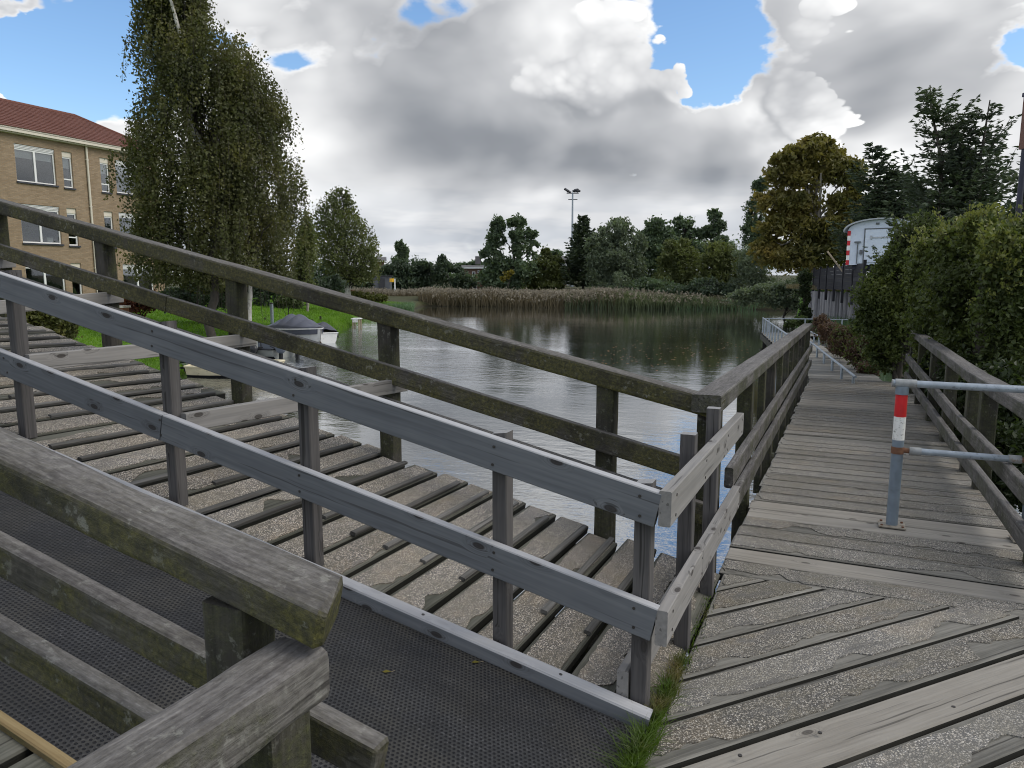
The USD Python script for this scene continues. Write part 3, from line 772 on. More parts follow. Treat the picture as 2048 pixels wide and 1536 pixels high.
# the landing: planks laid on the diagonal
landing = thing('landing_deck', 'landing of diagonal gritty planks at the foot of the bridge', loc=(0, 0, 0), kind='structure')
DD, DN = np.array([-0.664, 0.7477]), np.array([0.7477, 0.664])
region = Polygon([(-0.062, 1.648), (-0.062, -3.6), (-3.4, -3.6), (-3.4, 1.648)])
rs = np.random.RandomState(3)
for k in range(-1, 20):
    s1, s0 = 0.866 - 0.2255 * k - 0.0115, 0.866 - 0.2255 * (k + 1) + 0.0115
    strip = Polygon([tuple(DD * t + DN * s) for t, s in ((-8, s0), (8, s0), (8, s1), (-8, s1))]).intersection(region)
    if strip.is_empty or strip.area < 0.005:
        continue
    strip = strip.simplify(0.002)
    dz = rs.uniform(-0.003, 0.003)
    pts = [LA(a, b, dz) for a, b in list(strip.exterior.coords)[:-1]]
    bare = k == 5
    plank(landing, 'bare_plank' if bare else 'deck_wood', pts, UH * DD[0] + VH * DD[1], NL, coat=None if bare else 'deck_grit', seed=40 + k, keep=0.75 if k in (3, 4, 6) else 0.36, rough=0.02)
def deck_screw(parent, p):
    v, f = tube_mesh([p - NL * 0.003, p + NL * 0.0012], 0.0075, 10)
    part(parent, 'screw', (v, f), 'screw_steel')
for x, y in ((1905, 1358), (1914, 1381), (1908, 1404), (1480, 1512), (1640, 1462)):
    q = px(x, y, 0.0)
    q[2] = CORNER[2] - DS * ((q - CORNER) @ VH)
    deck_screw(landing, q)
for b in (-3.3, -2.2, -1.1, 0.0, 1.1):
    board(landing, 'joist', 'dark_pile', LA(-0.1, b, -0.14), LA(-3.4, b, -0.14), 0.08, 0.16, ch=0.005)

# the walkway: planks laid across
walkway = thing('walkway', 'walkway of cross planks between two old timber railings', kind='structure')
BARE = {1: 'bare_plank', 5: 'bare_plank', 6: 'bare_plank', 19: 'deck_wood', 31: 'bare_plank', 32: 'bare_plank', 33: 'bare_plank', 36: 'deck_wood'}
n_walk = 49
for k in range(n_walk):
    b0, b1 = 1.66 + 0.2495 * k + 0.0115, 1.66 + 0.2495 * (k + 1) - 0.0115
    l = -0.035 + rs.uniform(-0.022, 0.012)
    r = -1.80 + rs.uniform(-0.02, 0.02)
    if b0 < 3.15:
        r = -2.6
    sk = rs.uniform(-0.006, 0.006)
    dz = rs.uniform(-0.004, 0.004)
    pts = [LA(l, b0 + sk, dz), LA(r, b0 - sk, dz), LA(r, b1 - sk, dz), LA(l, b1 + sk, dz)]
    mat = BARE.get(k, 'deck_wood')
    o = np.mean(pts, 0)
    plank(walkway, mat, pts, -UH, NL, coat=None if k in BARE else 'deck_grit', seed=100 + k, keep=0.22 + 0.5 * (k < 6), rough=0.012, thick=0.05)
for a in (-0.16, -0.95, -1.68):
    board(walkway, 'joist', 'dark_pile', LA(a, 1.7, -0.14), LA(a, 13.9, -0.14), 0.09, 0.17, ch=0.005)
for b in (2.6, 5.6, 8.6, 11.6):
    for a in (-0.2, -1.6):
        board(walkway, 'pile', 'dark_pile', LA(a, b, -0.2), LA(a, b, -2.2), 0.16, 0.16, up=VH, ch=0.02)

# ------------------------------------------------------------------ the footbridge
bridge = thing('footbridge', 'sloping timber footbridge with flaking gritty cross planks and loose battens', 'bridge')
A_END, B_NEAR, B_FAR = 8.6, -1.95, 1.67
MOSS_POSTS = [0.645, 2.175, 3.49, 4.86, 6.18, 7.5]
k = -1
while True:
    a0, a1 = 0.11 + 0.2115 * k + 0.0135, 0.11 + 0.2115 * (k + 1) - 0.0135
    if a0 > A_END:
        break
    if k == -1:
        a0 = -0.045
    far = B_FAR + rs.uniform(-0.03, 0.03)
    if any(a0 - 0.06 < q + 0.055 and a1 + 0.06 > q - 0.055 and min(a1, q + 0.06) - max(a0, q - 0.06) > 0 for q in MOSS_POSTS):
        far = 1.572
    dz = rs.uniform(-0.004, 0.004)
    pts = [BR(a0, B_NEAR, dz), BR(a0, far, dz), BR(a1, far + rs.uniform(-0.008, 0.008), dz), BR(a1, B_NEAR, dz)]
    M0 = plane_frame(np.mean(pts, 0), V3, NB)
    cut_b = to_local(M0, [BR(a0, -0.03 - 0.02 * max(a0, 0))])[0][0]
    lane = sbox(-9, -9, cut_b, 9)
    cuts = [lane]
    rk = np.random.RandomState(900 + k)
    for q in range((k > 7) * ((rk.rand() > 0.35) * 1 + (rk.rand() > 0.8) * 1)):
        cx = rk.uniform(cut_b, cut_b + 1.6); w = rk.uniform(0.10, 0.42)
        side = rk.choice([-1, 1])
        th = np.linspace(0, 2 * np.pi, 40, endpoint=False)
        rr = 1 + 0.35 * (meshkit.fbm(np.column_stack([np.cos(th) * 2, np.sin(th) * 2, np.full(40, q + k * 1.3)]), 3, 3) - 0.5) * 2
        cuts.append(Polygon(np.column_stack([cx + w * rr * np.cos(th), side * 0.10 + rk.uniform(0.03, 0.10) * rr * np.sin(th)])).buffer(0))
    plank(bridge, 'worn_plank', pts, V3, NB, coat='bridge_grit', seed=300 + k, keep=0.40 if k < 8 else 0.75, rough=0.016, cutouts=cuts)
    k += 1
n_pl = k
for k in range(0, n_pl - 1):                                          # anti-slip battens over the joints, many of them shifted or gone
    s = 0.11 + 0.2115 * (k + 1) + 0.026 + rs.uniform(-0.012, 0.014)
    b0 = (0.41 + rs.uniform(-0.012, 0.012)) if k < 7 else rs.choice([0.02, 0.3, 0.42, 0.75]) + rs.uniform(-0.04, 0.04)
    b1 = 1.58 + rs.uniform(-0.05, 0.04)
    if any(abs(s - q) < 0.075 for q in MOSS_POSTS):
        b1 = 1.56
    sk = rs.uniform(-0.008, 0.008)
    board(bridge, 'batten', 'batten_wood', BR(s + sk, b0, 0.014 if k < 7 else 0.006), BR(s - sk, b1, 0.014 if k < 7 else 0.006), 0.033, 0.020, up=NB, ch=0.004, seg=2, wob=0.001, seed=k)
for b in (-1.55, -0.5, 0.5, 1.42):
    board(bridge, 'beam', 'dark_pile', BR(-0.02, b, -0.20), BR(A_END, b, -0.20), 0.14, 0.26, ch=0.01)
for a in (0.25, 4.3, 8.3):
    board(bridge, 'cross_beam', 'dark_pile', BR(a, -1.8, -0.42), BR(a, 1.55, -0.42), 0.16, 0.16, ch=0.01)
    for b in (-1.4, 1.2):
        board(bridge, 'pile', 'dark_pile', BR(a, b, -0.4), BR(a, b) * [1, 1, 0] + [0, 0, -2.2], 0.2, 0.2, up=VH, ch=0.03)

# the black mat on the near half of the bridge, with its edge strip
Lm = 6.2
mat_b0, mat_b1 = -1.352, -0.108
c = [BR(-0.035, mat_b0), BR(-0.035 + Lm, mat_b0), BR(-0.035 + Lm, mat_b1 - 0.125), BR(-0.035, mat_b1)]
M = plane_frame(c[0], U3, NB)
mat_poly = Polygon(to_local(M, c)[:, :2])
mat = thing('rubber_mat', 'black studded rubber mat covering the near lane of the bridge', 'mat')
part(mat, 'sheet', poly_mesh(mat_poly, 0.002, 0.014), 'mat_rubber', frame=M)
board(mat, 'edge_strip', 'yellow_strip', BR(-0.02, -1.372, 0.012), BR(5.5, -1.372, 0.012), 0.034, 0.026, up=NB, ch=0.004, seg=12, wob=0.0015, label='yellowed timber strip')

# ------------------------------------------------------------------ the new railing along the middle of the bridge
rail = thing('timber_railing', 'newer silver-grey timber railing with dark knots, turning the corner beside the mat', 'railing')
INNER = [0.012, 0.585, 1.535, 2.365, 3.49, 4.6, 5.7]
for a in INNER:
    p = BR(a, 0.018, 0.0)
    board(rail, 'post', 'new_grey_post', p, p + ZZ * (0.917 if a > 0.1 else 0.908), 0.063, 0.066, up=VH, ch=0.004, skew=(0, 0.12))
RAILB = -0.044
board(rail, 'top_rail', 'new_grey_timber', BR(-0.052, RAILB, 0.840), BR(6.0, RAILB, 0.840), 0.044, 0.128, ch=0.004, seg=20, wob=0.0012, seed=4)
board(rail, 'lower_rail', 'new_grey_timber', BR(-0.050, RAILB, 0.412), BR(2.352, RAILB, 0.412), 0.044, 0.130, ch=0.004, seg=10, wob=0.0012, seed=5)
board(rail, 'lower_rail', 'new_grey_timber', BR(2.358, RAILB, 0.411), BR(6.0, RAILB, 0.411), 0.044, 0.130, ch=0.004, seg=14, wob=0.0012, seed=6)
board(rail, 'kerb', 'new_grey_timber', BR(-0.045, -0.065, 0.034), BR(3.1, -0.128, 0.034), 0.072, 0.068, up=NB, ch=0.006, seg=12, wob=0.002, seed=7)
board(rail, 'kerb', 'new_grey_timber', BR(3.106, -0.128, 0.034), BR(6.1, -0.19, 0.034), 0.072, 0.068, up=NB, ch=0.006, seg=12, wob=0.002, seed=8)
SA = -0.078
board(rail, 'side_rail', 'pale_board', LA(SA, -0.066, 0.838), LA(SA, 1.96, 0.838), 0.044, 0.128, ch=0.004, seg=8, wob=0.0012, seed=9)
board(rail, 'side_rail', 'pale_board', LA(SA, -0.066, 0.395), LA(SA, 0.66, 0.395), 0.044, 0.132, ch=0.004, seg=4, wob=0.0012, seed=10)
board(rail, 'side_rail', 'pale_board', LA(SA, 0.666, 0.393), LA(SA, 1.93, 0.393), 0.044, 0.132, ch=0.004, seg=4, wob=0.0012, seed=11)
board(rail, 'base_board', 'pale_board', BR(0.072, -0.02, 0.085), BR(0.072, 1.52, 0.085), 0.044, 0.150, ch=0.004, seg=4, wob=0.0012, seed=12)
for b, h in ((0.66, 0.985), (1.335, 1.01)):
    p = LA(-0.02, b, 0.0)
    board(rail, 'post', 'new_grey_post', p - ZZ * 0.02, p + ZZ * h, 0.066, 0.063, up=VH, ch=0.004)
for ai, ao, z0, z1 in ((2.30, 2.10, 0.44, 0.515), (3.44, 3.405, 0.43, 0.49), (4.56, 4.775, 0.42, 0.49), (5.66, 6.09, 0.42, 0.49)):
    d = (BR(ao, 1.6, z1) - BR(ai, 0.02, z0)); d /= np.linalg.norm(d)
    board(rail, 'brace', 'pale_board', BR(ai, 0.02, z0), BR(ao, 1.6, z1) + d * 0.09, 0.044, 0.092, ch=0.004, seg=6, wob=0.001, seed=int(ai * 10))

def screw(parent, p, n, r=0.006, mat='screw_steel'):
    n = np.asarray(n, float)
    v, f = tube_mesh([p - n * 0.002, p + n * 0.0018], r, 8)
    part(parent, 'screw', (v, f), mat)
for a in INNER[:6]:
    for z in (0.80, 0.872, 0.375, 0.448):
        screw(rail, BR(a + rs.uniform(-0.012, 0.012), RAILB - 0.0225, z), -VH)
for b in (0.02, 0.645, 1.32, 1.90):
    for z in (0.80, 0.872, 0.36, 0.43):
        screw(rail, LA(SA - 0.0225, b + rs.uniform(-0.012, 0.012), z), -UH)
for a in (0.3, 0.9, 1.5, 2.1, 2.8):
    screw(rail, BR(a, -0.066 - 0.02 * a, 0.0685), NB, 0.007)

# ------------------------------------------------------------------ the old railing on the far side of the bridge
moss = thing('mossy_railing', 'old mossy green timber railing along the far edge of the bridge above the water', 'railing')
board(moss, 'top_rail', 'mossy_beam', BR(-0.02, 1.615, 0.968), BR(A_END, 1.615, 0.968), 0.135, 0.112, ch=0.016, seg=60, wob=0.006, seed=21, nround=2)
for z, nm in ((0.592, 'middle_rail'), (0.362, 'lower_rail')):
    board(moss, nm, 'mossy_beam', BR(0.03, 1.552, z), BR(4.1, 1.552, z), 0.048, 0.122, ch=0.008, seg=34, wob=0.004, seed=int(z * 100), nround=2)
    board(moss, nm, 'mossy_beam', BR(4.108, 1.552, z), BR(A_END, 1.552, z), 0.048, 0.122, ch=0.008, seg=34, wob=0.004, seed=int(z * 100) + 1, nround=2)
for a in MOSS_POSTS:
    p = BR(a, 1.630, 0.0)
    board(moss, 'post', 'old_post', p * [1, 1, 0] + [0, 0, -2.0], p + ZZ * 0.925, 0.108, 0.11, up=VH, ch=0.010, seg=14, wob=0.004, seed=int(a * 7), nround=2)

# ------------------------------------------------------------------ the old railing close by
near = thing('old_handrail', 'weathered thick handrail with yellow-green moss, closest to the viewer', 'railing')
board(near, 'top_rail', 'mossy_beam', BR(0.205, -1.537, 0.945), BR(5.0, -1.537, 0.945), 0.126, 0.080, ch=0.016, seg=90, wob=0.009, seed=31, nround=3, end=0.012, skew=(-0.34, 0))
board(near, 'middle_rail', 'mossy_beam', BR(0.155, -1.474, 0.640), BR(5.0, -1.474, 0.640), 0.050, 0.084, ch=0.008, seg=60, wob=0.004, seed=32, nround=2, end=0.006)
board(near, 'lower_rail', 'mossy_beam', BR(0.10, -1.474, 0.408), BR(5.0, -1.474, 0.408), 0.050, 0.082, ch=0.008, seg=60, wob=0.004, seed=33, nround=2, end=0.006)
for a, b0 in ((0.415, -1.552), (1.95, -1.552), (3.45, -1.552)):
    p = BR(a, b0, 0.0)
    board(near, 'post', 'old_post', p - ZZ * 0.25, p + ZZ * 0.90, 0.10, 0.088, up=VH, ch=0.008, seg=14, wob=0.003, seed=int(a * 31), nround=2)
board(near, 'post', 'old_post', LA(0.262, -1.648, -0.2), LA(0.262, -1.648, 0.86), 0.10, 0.10, up=VH, ch=0.008, seg=14, wob=0.003, seed=77, nround=2)
board(near, 'return_rail', 'old_beam', LA(0.262, -1.545, 0.882), LA(0.262, -3.4, 0.882), 0.122, 0.098, ch=0.018, seg=60, wob=0.010, seed=34, nround=2, end=0.010)

# ------------------------------------------------------------------ the walkway's railings
lw = thing('walkway_railing', 'old grey timber railing on the water side of the walkway', 'railing')
WZ = lambda b, z0, z1: z0 + (z1 - z0) * (b - 1.5) / 12.4
def wrail(parent, nm, mat, a, b0, b1, z0, z1, w, h, seg, wob, seed):
    board(parent, nm, mat, LA(a, b0, z0 - h / 2), LA(a, b1, z1 - h / 2), w, h, ch=0.012, seg=seg, wob=wob, seed=seed, nround=2)
wrail(lw, 'top_rail', 'old_beam', 0.052, 1.52, 13.9, 1.052, 1.125, 0.16, 0.10, 60, 0.006, 41)
wrail(lw, 'middle_rail', 'old_beam', -0.028, 1.96, 13.95, 0.560, 0.675, 0.052, 0.128, 60, 0.005, 42)
wrail(lw, 'lower_rail', 'old_beam', -0.028, 1.78, 13.95, 0.335, 0.375, 0.052, 0.128, 60, 0.005, 43)
p = LA(0.055, 1.70)
board(lw, 'post', 'old_post', p * [1, 1, 0] + [0, 0, -2.0], p + ZZ * 0.955, 0.125, 0.135, up=VH, ch=0.01, seg=14, wob=0.004, seed=51, nround=2)
for i, b in enumerate((3.40, 5.42, 7.45, 9.5, 11.55, 13.7)):
    p = LA(0.055, b)
    board(lw, 'post', 'old_post', p * [1, 1, 0] + [0, 0, -2.0], p + ZZ * WZ(b, 0.955, 1.02), 0.115, 0.115, up=VH, ch=0.01, seg=14, wob=0.004, seed=52 + i, nround=2)
for b in (4.45, 6.5, 8.5, 10.5):
    p = LA(0.035, b)
    board(lw, 'strut', 'old_post', p - ZZ * 0.2, p + ZZ * WZ(b, 0.955, 1.02), 0.06, 0.09, up=VH, ch=0.006, seg=4, wob=0.003, seed=int(b * 9), nround=1)

rw = thing('walkway_railing', 'old grey timber railing on the hedge side of the walkway, bent in the middle', 'railing')
def rrail(nm, a, z0, zk, z1, bk, w, h, seed):
    board(rw, nm, 'old_beam', LA(a, 1.9, z0 - h / 2), LA(a, bk, zk - h / 2), w, h, ch=0.012, seg=20, wob=0.005, seed=seed, nround=2)
    board(rw, nm, 'old_beam', LA(a, bk + 0.004, zk - h / 2), LA(a, 12.0, z1 - h / 2), w, h, ch=0.012, seg=30, wob=0.005, seed=seed + 1, nround=2)
rrail('top_rail', -1.76, 0.935, 0.945, 1.10, 5.4, 0.15, 0.10, 61)
rrail('middle_rail', -1.66, 0.52, 0.525, 0.69, 5.46, 0.055, 0.125, 63)
rrail('lower_rail', -1.66, 0.26, 0.27, 0.37, 5.42, 0.055, 0.125, 65)
for i, b in enumerate((2.6, 4.62, 5.35, 7.0, 8.6, 10.4, 11.9)):
    p = LA(-1.755, b)
    zt = 0.86 + max(0, b - 5.4) * 0.0235
    board(rw, 'post', 'old_post', p * [1, 1, 0] + [0, 0, -1.8], p + ZZ * zt, 0.125, 0.125, up=VH, ch=0.01, seg=14, wob=0.004, seed=70 + i, nround=2)

# ------------------------------------------------------------------ the tubular barrier on the walkway
def height_at(x, y, base):
    d = dir_of(x, y)
    return (EYE + d * (math.hypot(base[0], base[1]) / math.hypot(d[0], d[1])))[2]
bar = thing('tube_barrier', 'galvanised tube barrier with a red and white banded post on the walkway', 'barrier')
b0 = px(1783, 1053, LA(-1.0, 3.08)[2]); b1 = LA(-1.80, 3.13)
zs = [height_at(x, y, b0) for x, y in ((1805, 788), (1802, 833), (1797, 879), (1794, 895), (1793, 904))]
ZT = height_at(1808, 767, b0)
def tube(nm, p0, p1, r, mat, label=None, n=24):
    bend(bar, nm, mat, np.linspace(p0, p1, 2), r, n, label=label)
up = lambda z, p=None: np.array([*(b0 if p is None else p)[:2], z])
tube('post', up(b0[2]), up(zs[2]), 0.0375, 'blue_grey_paint')
tube('white_band', up(zs[2]), up(zs[1]), 0.0378, 'white_band')
tube('red_band', up(zs[1]), up(zs[0]), 0.0380, 'red_band')
tube('collar', up(zs[0] - 0.002), up(ZT - 0.02), 0.042, 'blue_grey_paint')
tube('clamp', up(zs[4] - 0.008), up(zs[3] + 0.008), 0.0405, 'rusty_steel')
tube('post', b1, up(ZT + b1[2] - b0[2], b1), 0.0375, 'blue_grey_paint')
Mb = plane_frame(b0, -UH, NL)
part(bar, 'base_plate', slab(sbox(-0.085, -0.075, 0.085, 0.075), 0.007, 0.017, 0.002), 'base_plate', frame=Mb)
Mb = plane_frame(b1, -UH, NL)
part(bar, 'base_plate', slab(sbox(-0.085, -0.075, 0.085, 0.075), 0.007, 0.017, 0.002), 'base_plate', frame=Mb)
for q in (b0, b1):
    for dx, dy in ((-0.065, -0.055), (0.065, -0.055), (0.065, 0.055), (-0.065, 0.055)):
        c0 = q - UH * dx + VH * dy + ZZ * 0.016
        tube('bolt', c0, c0 + ZZ * 0.010, 0.009, 'rusty_steel', n=6)
top0, top1 = up(ZT), up(ZT + (b1[2] - b0[2]) + 0.0, b1)
dt = (top1 - top0) / np.linalg.norm(top1 - top0)
tube('top_tube', top0 - dt * 0.06, top1 + dt * 0.06, 0.0245, 'galvanised')
tube('tee_fitting', top0 - dt * 0.045, top0 + dt * 0.085, 0.0305, 'pipe_fitting')
tube('end_cap', top0 - dt * 0.066, top0 - dt * 0.058, 0.0265, 'pipe_fitting')
tube('tee_fitting', top1 - dt * 0.085, top1 + dt * 0.045, 0.0305, 'pipe_fitting')
lz = (zs[3] + zs[4]) / 2
lo0, lo1 = up(lz), up(lz + (b1[2] - b0[2]), b1)
tube('lower_tube', lo0 + dt * 0.075, lo1 - dt * 0.075, 0.0225, 'galvanised')
tube('sleeve', lo0 + dt * 0.072, lo0 + dt * 0.145, 0.0275, 'pipe_fitting')
tube('sleeve', lo1 - dt * 0.145, lo1 - dt * 0.072, 0.0275, 'pipe_fitting')
tube('swivel', lo0 + dt * 0.036, lo0 + dt * 0.076, 0.017, 'rusty_steel')
tube('swivel', lo1 - dt * 0.076, lo1 - dt * 0.036, 0.017, 'rusty_steel')

# ------------------------------------------------------------------ the low boardwalk further on
low = thing('low_boardwalk', 'low boardwalk of grey planks leading on along the bank', kind='structure')
LZ = -0.55
A0, A1 = LA(-0.12, 13.95) * [1, 1, 0] + [0, 0, LZ], px(1522, 664, LZ)
dl = (A1 - A0); LL = np.linalg.norm(dl); dl /= LL
dr = np.array([dl[1], -dl[0], 0])
W0, W1 = 1.45, 1.40
nlow = int(LL / 0.20)
for k in range(nlow):
    t0, t1 = k * LL / nlow + 0.007, (k + 1) * LL / nlow - 0.007
    j0, j1 = rs.uniform(-0.025, 0.025), rs.uniform(-0.03, 0.03)
    pts = [A0 + dl * t0 + dr * j0, A0 + dl * t0 + dr * (W0 + j1), A0 + dl * t1 + dr * (W0 + j1), A0 + dl * t1 + dr * j0]
    plank(low, 'bare_plank' if k % 5 == 0 else 'deck_wood', pts, dr, ZZ, thick=0.045)
for k in range(14):                                                   # the end turns in to the bank
    t0, t1 = W1 + k * 0.2 + 0.007, W1 + (k + 1) * 0.2 - 0.007
    pts = [A1 - dl * 1.5 + dr * t0, A1 - dl * 1.5 + dr * t1, A1 + dr * t1, A1 + dr * t0]
    plank(low, 'deck_wood', pts, dl, ZZ, thick=0.045)
board(low, 'fascia', 'dark_pile', A0 - ZZ * 0.16, A1 - ZZ * 0.16, 0.05, 0.2, ch=0.004)
board(low, 'fascia', 'dark_pile', A0 + dr * W0 - ZZ * 0.16, A1 + dr * W0 - dl * 1.5 - ZZ * 0.16, 0.05, 0.2, ch=0.004)
board(low, 'fascia', 'dark_pile', A1 - ZZ * 0.16, A1 + dr * 4.2 - ZZ * 0.16, 0.05, 0.2, ch=0.004)
for k in range(7):
    p = A0 + dl * (0.4 + k * (LL - 0.8) / 6) + dr * 0.12
    board(low, 'pile', 'dark_pile', p - ZZ * 0.1, p * [1, 1, 0] - ZZ * 2.2, 0.14, 0.14, up=VH, ch=0.02)

def low_rail(label, p0, p1, h, n, r=0.024, post='galvanised'):
    t = thing('low_handrail', label, 'handrail')
    bend(t, 'rail', 'galvanised', np.linspace(p0, p1, 2), r, 12)
    for k in range(n):
        q = p0 + (p1 - p0) * (k + 0.15) / (n - 0.7)
        bend(t, 'post', post, np.linspace(q - ZZ * h, q - ZZ * 0.005, 2), 0.030 if post == 'galvanised' else 0.026, 10)
    return t
low_rail('thin grey tube handrail on close posts along the water edge of the low boardwalk', A0 + dl * 4.0 + dr * 0.05 + ZZ * 0.55, A1 + dr * 0.05 + ZZ * 0.55, 0.55, 11)
low_rail('single grey tube rail across the far end of the low boardwalk', A1 + dr * 0.08 + ZZ * 0.53 - dl * 0.05, A1 + dr * 3.1 + ZZ * 0.53 - dl * 0.05, 0.53, 3, 0.018)
low_rail('low bright tube rail against the brown shrubs', px(1711, 754, LZ + 0.27), px(1621, 684, LZ + 0.27), 0.27, 6, 0.026)
low_rail('short stub of grey tube rail beside the weeds on the low boardwalk', A1 - dl * 3.2 + dr * 1.32 + ZZ * 0.3, A1 - dl * 5.6 + dr * 1.32 + ZZ * 0.3, 0.3, 3, 0.024)
# ------------------------------------------------------------------ foliage
def unit(v):
    return v / (np.linalg.norm(v, axis=-1, keepdims=True) + 1e-12)

def leaf_mesh(c, size, rs, aspect=0.62, hang=0.0, axis=None, spread=1.0, fold=0.12):
    """A leaf at every point of c: a small folded diamond. hang: how far they droop; axis: a preferred direction per leaf."""
    n = len(c)
    t = rs.normal(size=(n, 3)) * spread
    if axis is not None:
        t = t * 0.45 + axis
    t[:, 2] -= hang
    t = unit(t)
    s = unit(np.cross(t, rs.normal(size=(n, 3))))
    u = np.cross(s, t)
    L = (size * rs.uniform(0.5, 1.4, n))[:, None]
    a, b = c - t * L * 0.5, c + t * L * 0.5
    m = c + t * L * 0.05 + u * L * fold
    v = np.stack([a, m + s * L * aspect * 0.5, b, m - s * L * aspect * 0.5], 1).reshape(-1, 3)
    i = np.arange(n)[:, None] * 4
    f = np.stack([i + [0, 1, 2], i + [0, 2, 3]], 1).reshape(-1, 3)
    return v, f

def lobe_points(lobes, n, rs, shell=0.55):
    """n points in and near the skin of the ellipsoids (centre, radii)."""
    C = np.array([l[0] for l in lobes]); R = np.array([l[1] for l in lobes])
    w = (R[:, 0] * R[:, 2]) ** 0.9
    k = rs.choice(len(lobes), n, p=w / w.sum())
    d = unit(rs.normal(size=(n, 3)))
    r = shell + (1 - shell) * rs.rand(n) ** 0.7
    r *= 1 + 0.16 * rs.normal(size=n)
    p = C[k] + d * R[k] * r[:, None]
    q = p / np.maximum(R[k].mean(1), 0.2)[:, None] * 1.5
    bump = 1 + 0.75 * (meshkit.fbm(q + 11.3, 3, 77) - 0.5)
    return C[k] + d * R[k] * (r * bump)[:, None], d, k

def clumped(p, scale, thr, seed):
    """Keeps the points that fall in sprays, so that gaps stay open between them."""
    return meshkit.fbm(p * scale + 31.7, 3, seed) > thr

def px_lobes(spec, D, depth=0.8, rs=None):
    """Lobes given by where they stand in view: (x, y, half-width, half-height) in photograph pixels at D metres."""
    out = []
    for q in spec:
        x, y, rx, ry = q[:4]
        dd = D + (q[4] if len(q) > 4 else 0)
        c = pxd(x, y, dd)
        k = math.hypot(*c[:2]) / 1480.0 * 0.97
        out.append((c, (rx * k, rx * k * depth, ry * k)))
    return out

def limb(p0, p1, r0, r1, rs, sag=0.0, n=6, wig=0.05):
    t = np.linspace(0, 1, n)[:, None]
    p = p0 + (np.asarray(p1) - p0) * t
    L = np.linalg.norm(np.asarray(p1) - p0)
    p[1:-1] += rs.normal(size=(n - 2, 3)) * wig * L * 0.3
    p[:, 2] += sag * L * (np.sin(t[:, 0] * np.pi))
    return tube_mesh(p, np.linspace(r0, r1, n), 6)

def bush(name, label, cat, spec, D, leafmat, n, size, seed, group=None, bark='dark_bark', trunk=None, thr=0.44, gap=1.6, hang=0.15, aspect=0.62, depth=0.8, second=None, shell=0.5, base_z=None):
    """A tree or shrub from crown lobes; trunk: (x, y) pixel of its foot, else its own middle."""
    rs = np.random.RandomState(seed)
    lobes = px_lobes(spec, D, depth)
    C = np.array([l[0] for l in lobes]); R = np.array([l[1] for l in lobes])
    mid = (C * R[:, :1]).sum(0) / R[:, 0].sum()
    foot = mid.copy() if trunk is None else pxd(trunk[0], trunk[1], D)
    foot[2] = float(ground_z([foot[0]], [foot[1]])[0]) if base_z is None else base_z
    t = thing(name, label, cat, loc=foot, group=group)
    # extra small lobes break up the outline
    extra = []
    for c, r in lobes:
        for q in range(8):
            d = unit(rs.normal(size=3)); d[2] = abs(d[2]) * 0.9 + (-0.25 if rs.rand() < 0.4 else 0)
            e = rs.uniform(0.20, 0.42)
            extra.append((c + d * np.array(r) * rs.uniform(0.75, 1.0), tuple(np.array(r) * e)))
    p, d, k = lobe_points(lobes + extra, int(n * 2.2), rs, shell - 0.1)
    p = p[clumped(p, gap * 1.6, thr - 0.03, seed)][:n]
    p = p[p[:, 2] > foot[2] - 0.1] if base_z is None else p
    m = leaf_mesh(p - foot, size, rs, aspect, hang)
    part(t, 'crown', m, leafmat)
    if second:
        smat, frac, sz = second[:3]
        p2, _, _ = lobe_points(lobes + extra, int(n * frac * 2), rs, shell)
        keep = clumped(p2, 0.9, 0.54, seed + 9)
        p2 = p2[keep][:int(n * frac)]
        part(t, 'crown', leaf_mesh(p2 - foot, sz, rs, aspect, hang), smat)
    ms = []
    top = C[np.argmax(C[:, 2])]
    r0 = max(0.035, 0.022 * (top[2] - foot[2]))
    ms.append(limb(np.zeros(3), top - foot, r0, r0 * 0.25, rs, n=9, wig=0.05))
    for c, r in lobes:
        h = rs.uniform(0.25, 0.6)
        b = (top - foot) * h
        ms.append(limb(b, c - foot, r0 * 0.45, r0 * 0.12, rs, n=6, wig=0.12))
        for q in range(3):
            e = c + unit(rs.normal(size=3)) * np.array(r) * 0.8
            ms.append(limb(c - foot - (c - foot - b) * 0.3, e - foot, r0 * 0.2, r0 * 0.06, rs, n=4, wig=0.12))
    part(t, 'trunk', cat_mesh(ms), bark, smooth=60)
    return t

def sprigs(t, leafmat, n, length, size, seed):
    """Young shoots standing out of a shrub's surface, with paler leaves."""
    rs = np.random.RandomState(seed)
    m = UsdGeom.Mesh(stage.GetPrimAtPath(t + '/crown'))
    v = np.array(m.GetPointsAttr().Get(), float)[::4]
    c = v.mean(0)
    q = v[rs.choice(len(v), n * 6, replace=False)]
    far = np.argsort(-(np.linalg.norm((q - c) / (v.std(0) + 0.1), axis=1) + 0.8 * (q[:, 2] - c[2]) / v[:, 2].std() - 0.5 * (q[:, 1] - c[1]) / v[:, 1].std()))[:n]
    P, A, S = [], [], []
    for p in q[far]:
        d = unit(unit(p - c) * 0.8 + np.array([0, 0, 0.7]) + rs.normal(size=3) * 0.35)
        L = length * rs.uniform(0.4, 1.2)
        k = 12
        s_ = np.linspace(0, 1, k)[:, None]
        line = p + d * L * s_ + np.array([0, 0, -0.25 * L]) * s_ ** 2
        P.append(line + rs.normal(size=(k, 3)) * size * 0.45); A.append(np.repeat(d[None] * 0.8, k, 0))
        S.append(tube_mesh(line[::4], 0.003, 3))
    part(t, 'shoots', leaf_mesh(np.vstack(P), size, rs, 0.6, 0.1, np.vstack(A)), leafmat)
    part(t, 'stems', cat_mesh(S), 'dark_bark', kind='stuff')

